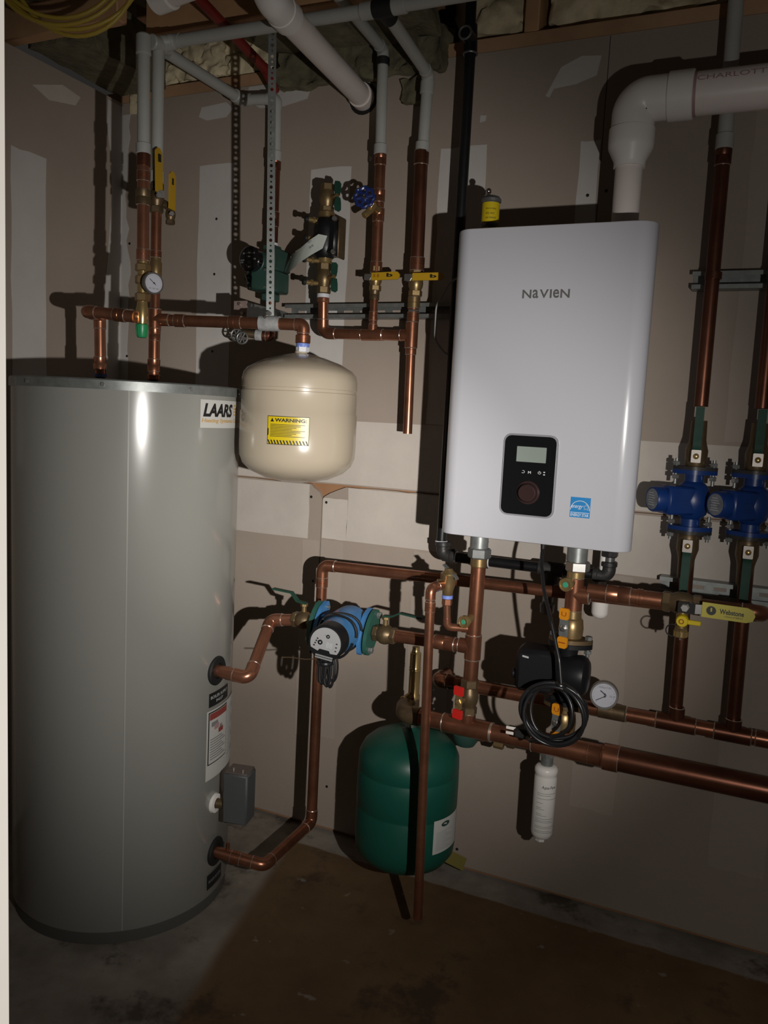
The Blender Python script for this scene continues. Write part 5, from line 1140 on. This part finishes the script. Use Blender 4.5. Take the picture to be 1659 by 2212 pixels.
# ------------------------------------------------------------------ right-hand risers with blue circulators
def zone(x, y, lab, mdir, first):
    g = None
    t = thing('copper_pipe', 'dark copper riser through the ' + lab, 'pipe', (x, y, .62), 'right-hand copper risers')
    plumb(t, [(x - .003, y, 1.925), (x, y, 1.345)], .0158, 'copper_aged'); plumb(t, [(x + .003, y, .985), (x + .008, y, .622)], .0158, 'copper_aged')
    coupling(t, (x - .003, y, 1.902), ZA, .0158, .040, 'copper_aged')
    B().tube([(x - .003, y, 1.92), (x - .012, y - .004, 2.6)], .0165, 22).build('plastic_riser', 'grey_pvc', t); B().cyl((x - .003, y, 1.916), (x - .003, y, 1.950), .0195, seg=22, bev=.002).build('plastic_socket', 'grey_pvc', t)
    B().ring((x, y, 1.632), (x, y, 1.648), .0185, .0155).build('pipe_clamp', 'copper_aged', t)
    for s_ in (1, -1):
        zf = 1.127 + s_ * .066; zv = 1.127 + s_ * .104
        v_ = thing('flange_valve', ('upper' if s_ > 0 else 'lower') + ' flange valve with green handle at the ' + lab, 'valve', (x, y, zv - .03), 'flange valves of the blue circulators')
        oval(.050, .034, (x, y, zf + (.005 if s_ > 0 else -.013)), .008).build('flange', 'iron_rough', v_)
        B().lathe((x, y, zf), (0, 0, s_), [(.010, .020), (.020, .024), (.050, .0255), (.066, .021), (.075, .019), (.120, .0175)], 24).build('body', 'brass_dull', v_)
        hd = V((.05, -1, 0)).normalized(); hx = V((1, .05, 0)); hc = V((x, y, zv)) + hd * .044
        B().cyl(V((x, y, zv)) + hd * .02, hc, .0075, seg=14).build('stem', 'brass', v_)
        B().prism(rrect(.021, .029, .002), hc, hx, ZA, .0025).build('handle_plate', 'plate_steel', v_); B().lathe(hc + hd * .0025, hd, [(0, .0068), (.003, .0062), (.005, .003), (.005, 0)], 18).build('handle_nut', 'brass_bright', v_)
        B().strip([hc + V((0, 0, s_ * .014)), hc + V((0, 0, s_ * .026)) + hd * -.004, hc + V((0, 0, s_ * .036)) + hd * -.001, hc + V((0, 0, s_ * .112)) + hd * .000], hx, .0185, .004).build('handle', 'handle_green', v_)
        for bx_ in (-.041, .041):
            B().cyl((x + bx_, y - .004, zf - .030), (x + bx_, y - .004, zf + .030), .0042, seg=10).build('bolt', 'galv', v_)
            B().hexn((x + bx_, y - .004, zf + s_ * .014), (x + bx_, y - .004, zf + s_ * .023), .0085).build('bolt_nut', 'galv', v_); B().hexn((x + bx_, y - .004, zf - s_ * .008), (x + bx_, y - .004, zf - s_ * .018), .0085).build('bolt_nut', 'steel', v_)
    p = thing('circulator_pump', lab, 'pump', (x, y, 1.07), 'blue circulators on the right risers')
    for s_ in (1, -1): oval(.050, .035, (x, y, 1.127 + s_ * .066 - (.005 if s_ > 0 else .005)), .010).build('flange', 'circ_blue', p)
    B().lathe((x, y, 1.063), ZA, [(0, .022), (.020, .022), (.032, .034), (.064, .042), (.096, .034), (.108, .022), (.128, .022)], 28).build('volute', 'circ_blue', p)
    md = V(mdir).normalized(); c = V((x, y, 1.127))
    B().lathe(c, md, [(-.020, 0), (-.020, .026), (0, .033), (.070, .0335), (.072, .0305), (.100, .0300), (.104, .0280), (.104, 0)], 36).build('motor', 'circ_blue', p)
    B().box(c + md * .038 + V((0, -.004, .0)), (.078, .060, .066), Matrix.Rotation(math.atan2(md.y, md.x), 3, 'Z'), .005).build('wiring_box', 'circ_blue', p)
    pl_ = B().lathe(c + md * .1035, md, [(0, 0), (0, .0245), (.0012, .0245), (.0012, 0)], 32).build('name_plate', 'plate_grey', p)
    X = V((-md.y, md.x, 0)).normalized(); Y = md.cross(X); X, Y = (X, Y) if Y.z > 0 else (-X, -Y)
    pm = plane_map(c + md * .1052, X, Y, .0004)
    for i in range(6): patch('plate_line', pm, -.013 + .002 * (i % 2), .014 - .003 * (i % 3), -.014 + i * .0055, -.012 + i * .0055, 'label_back', pl_)
zone(1.817, -.090, 'left blue circulator by the boiler', (-.80, -.60, 0), True)
zone(1.946, -.090, 'right blue circulator at the picture edge', (-.72, -.69, 0), False)
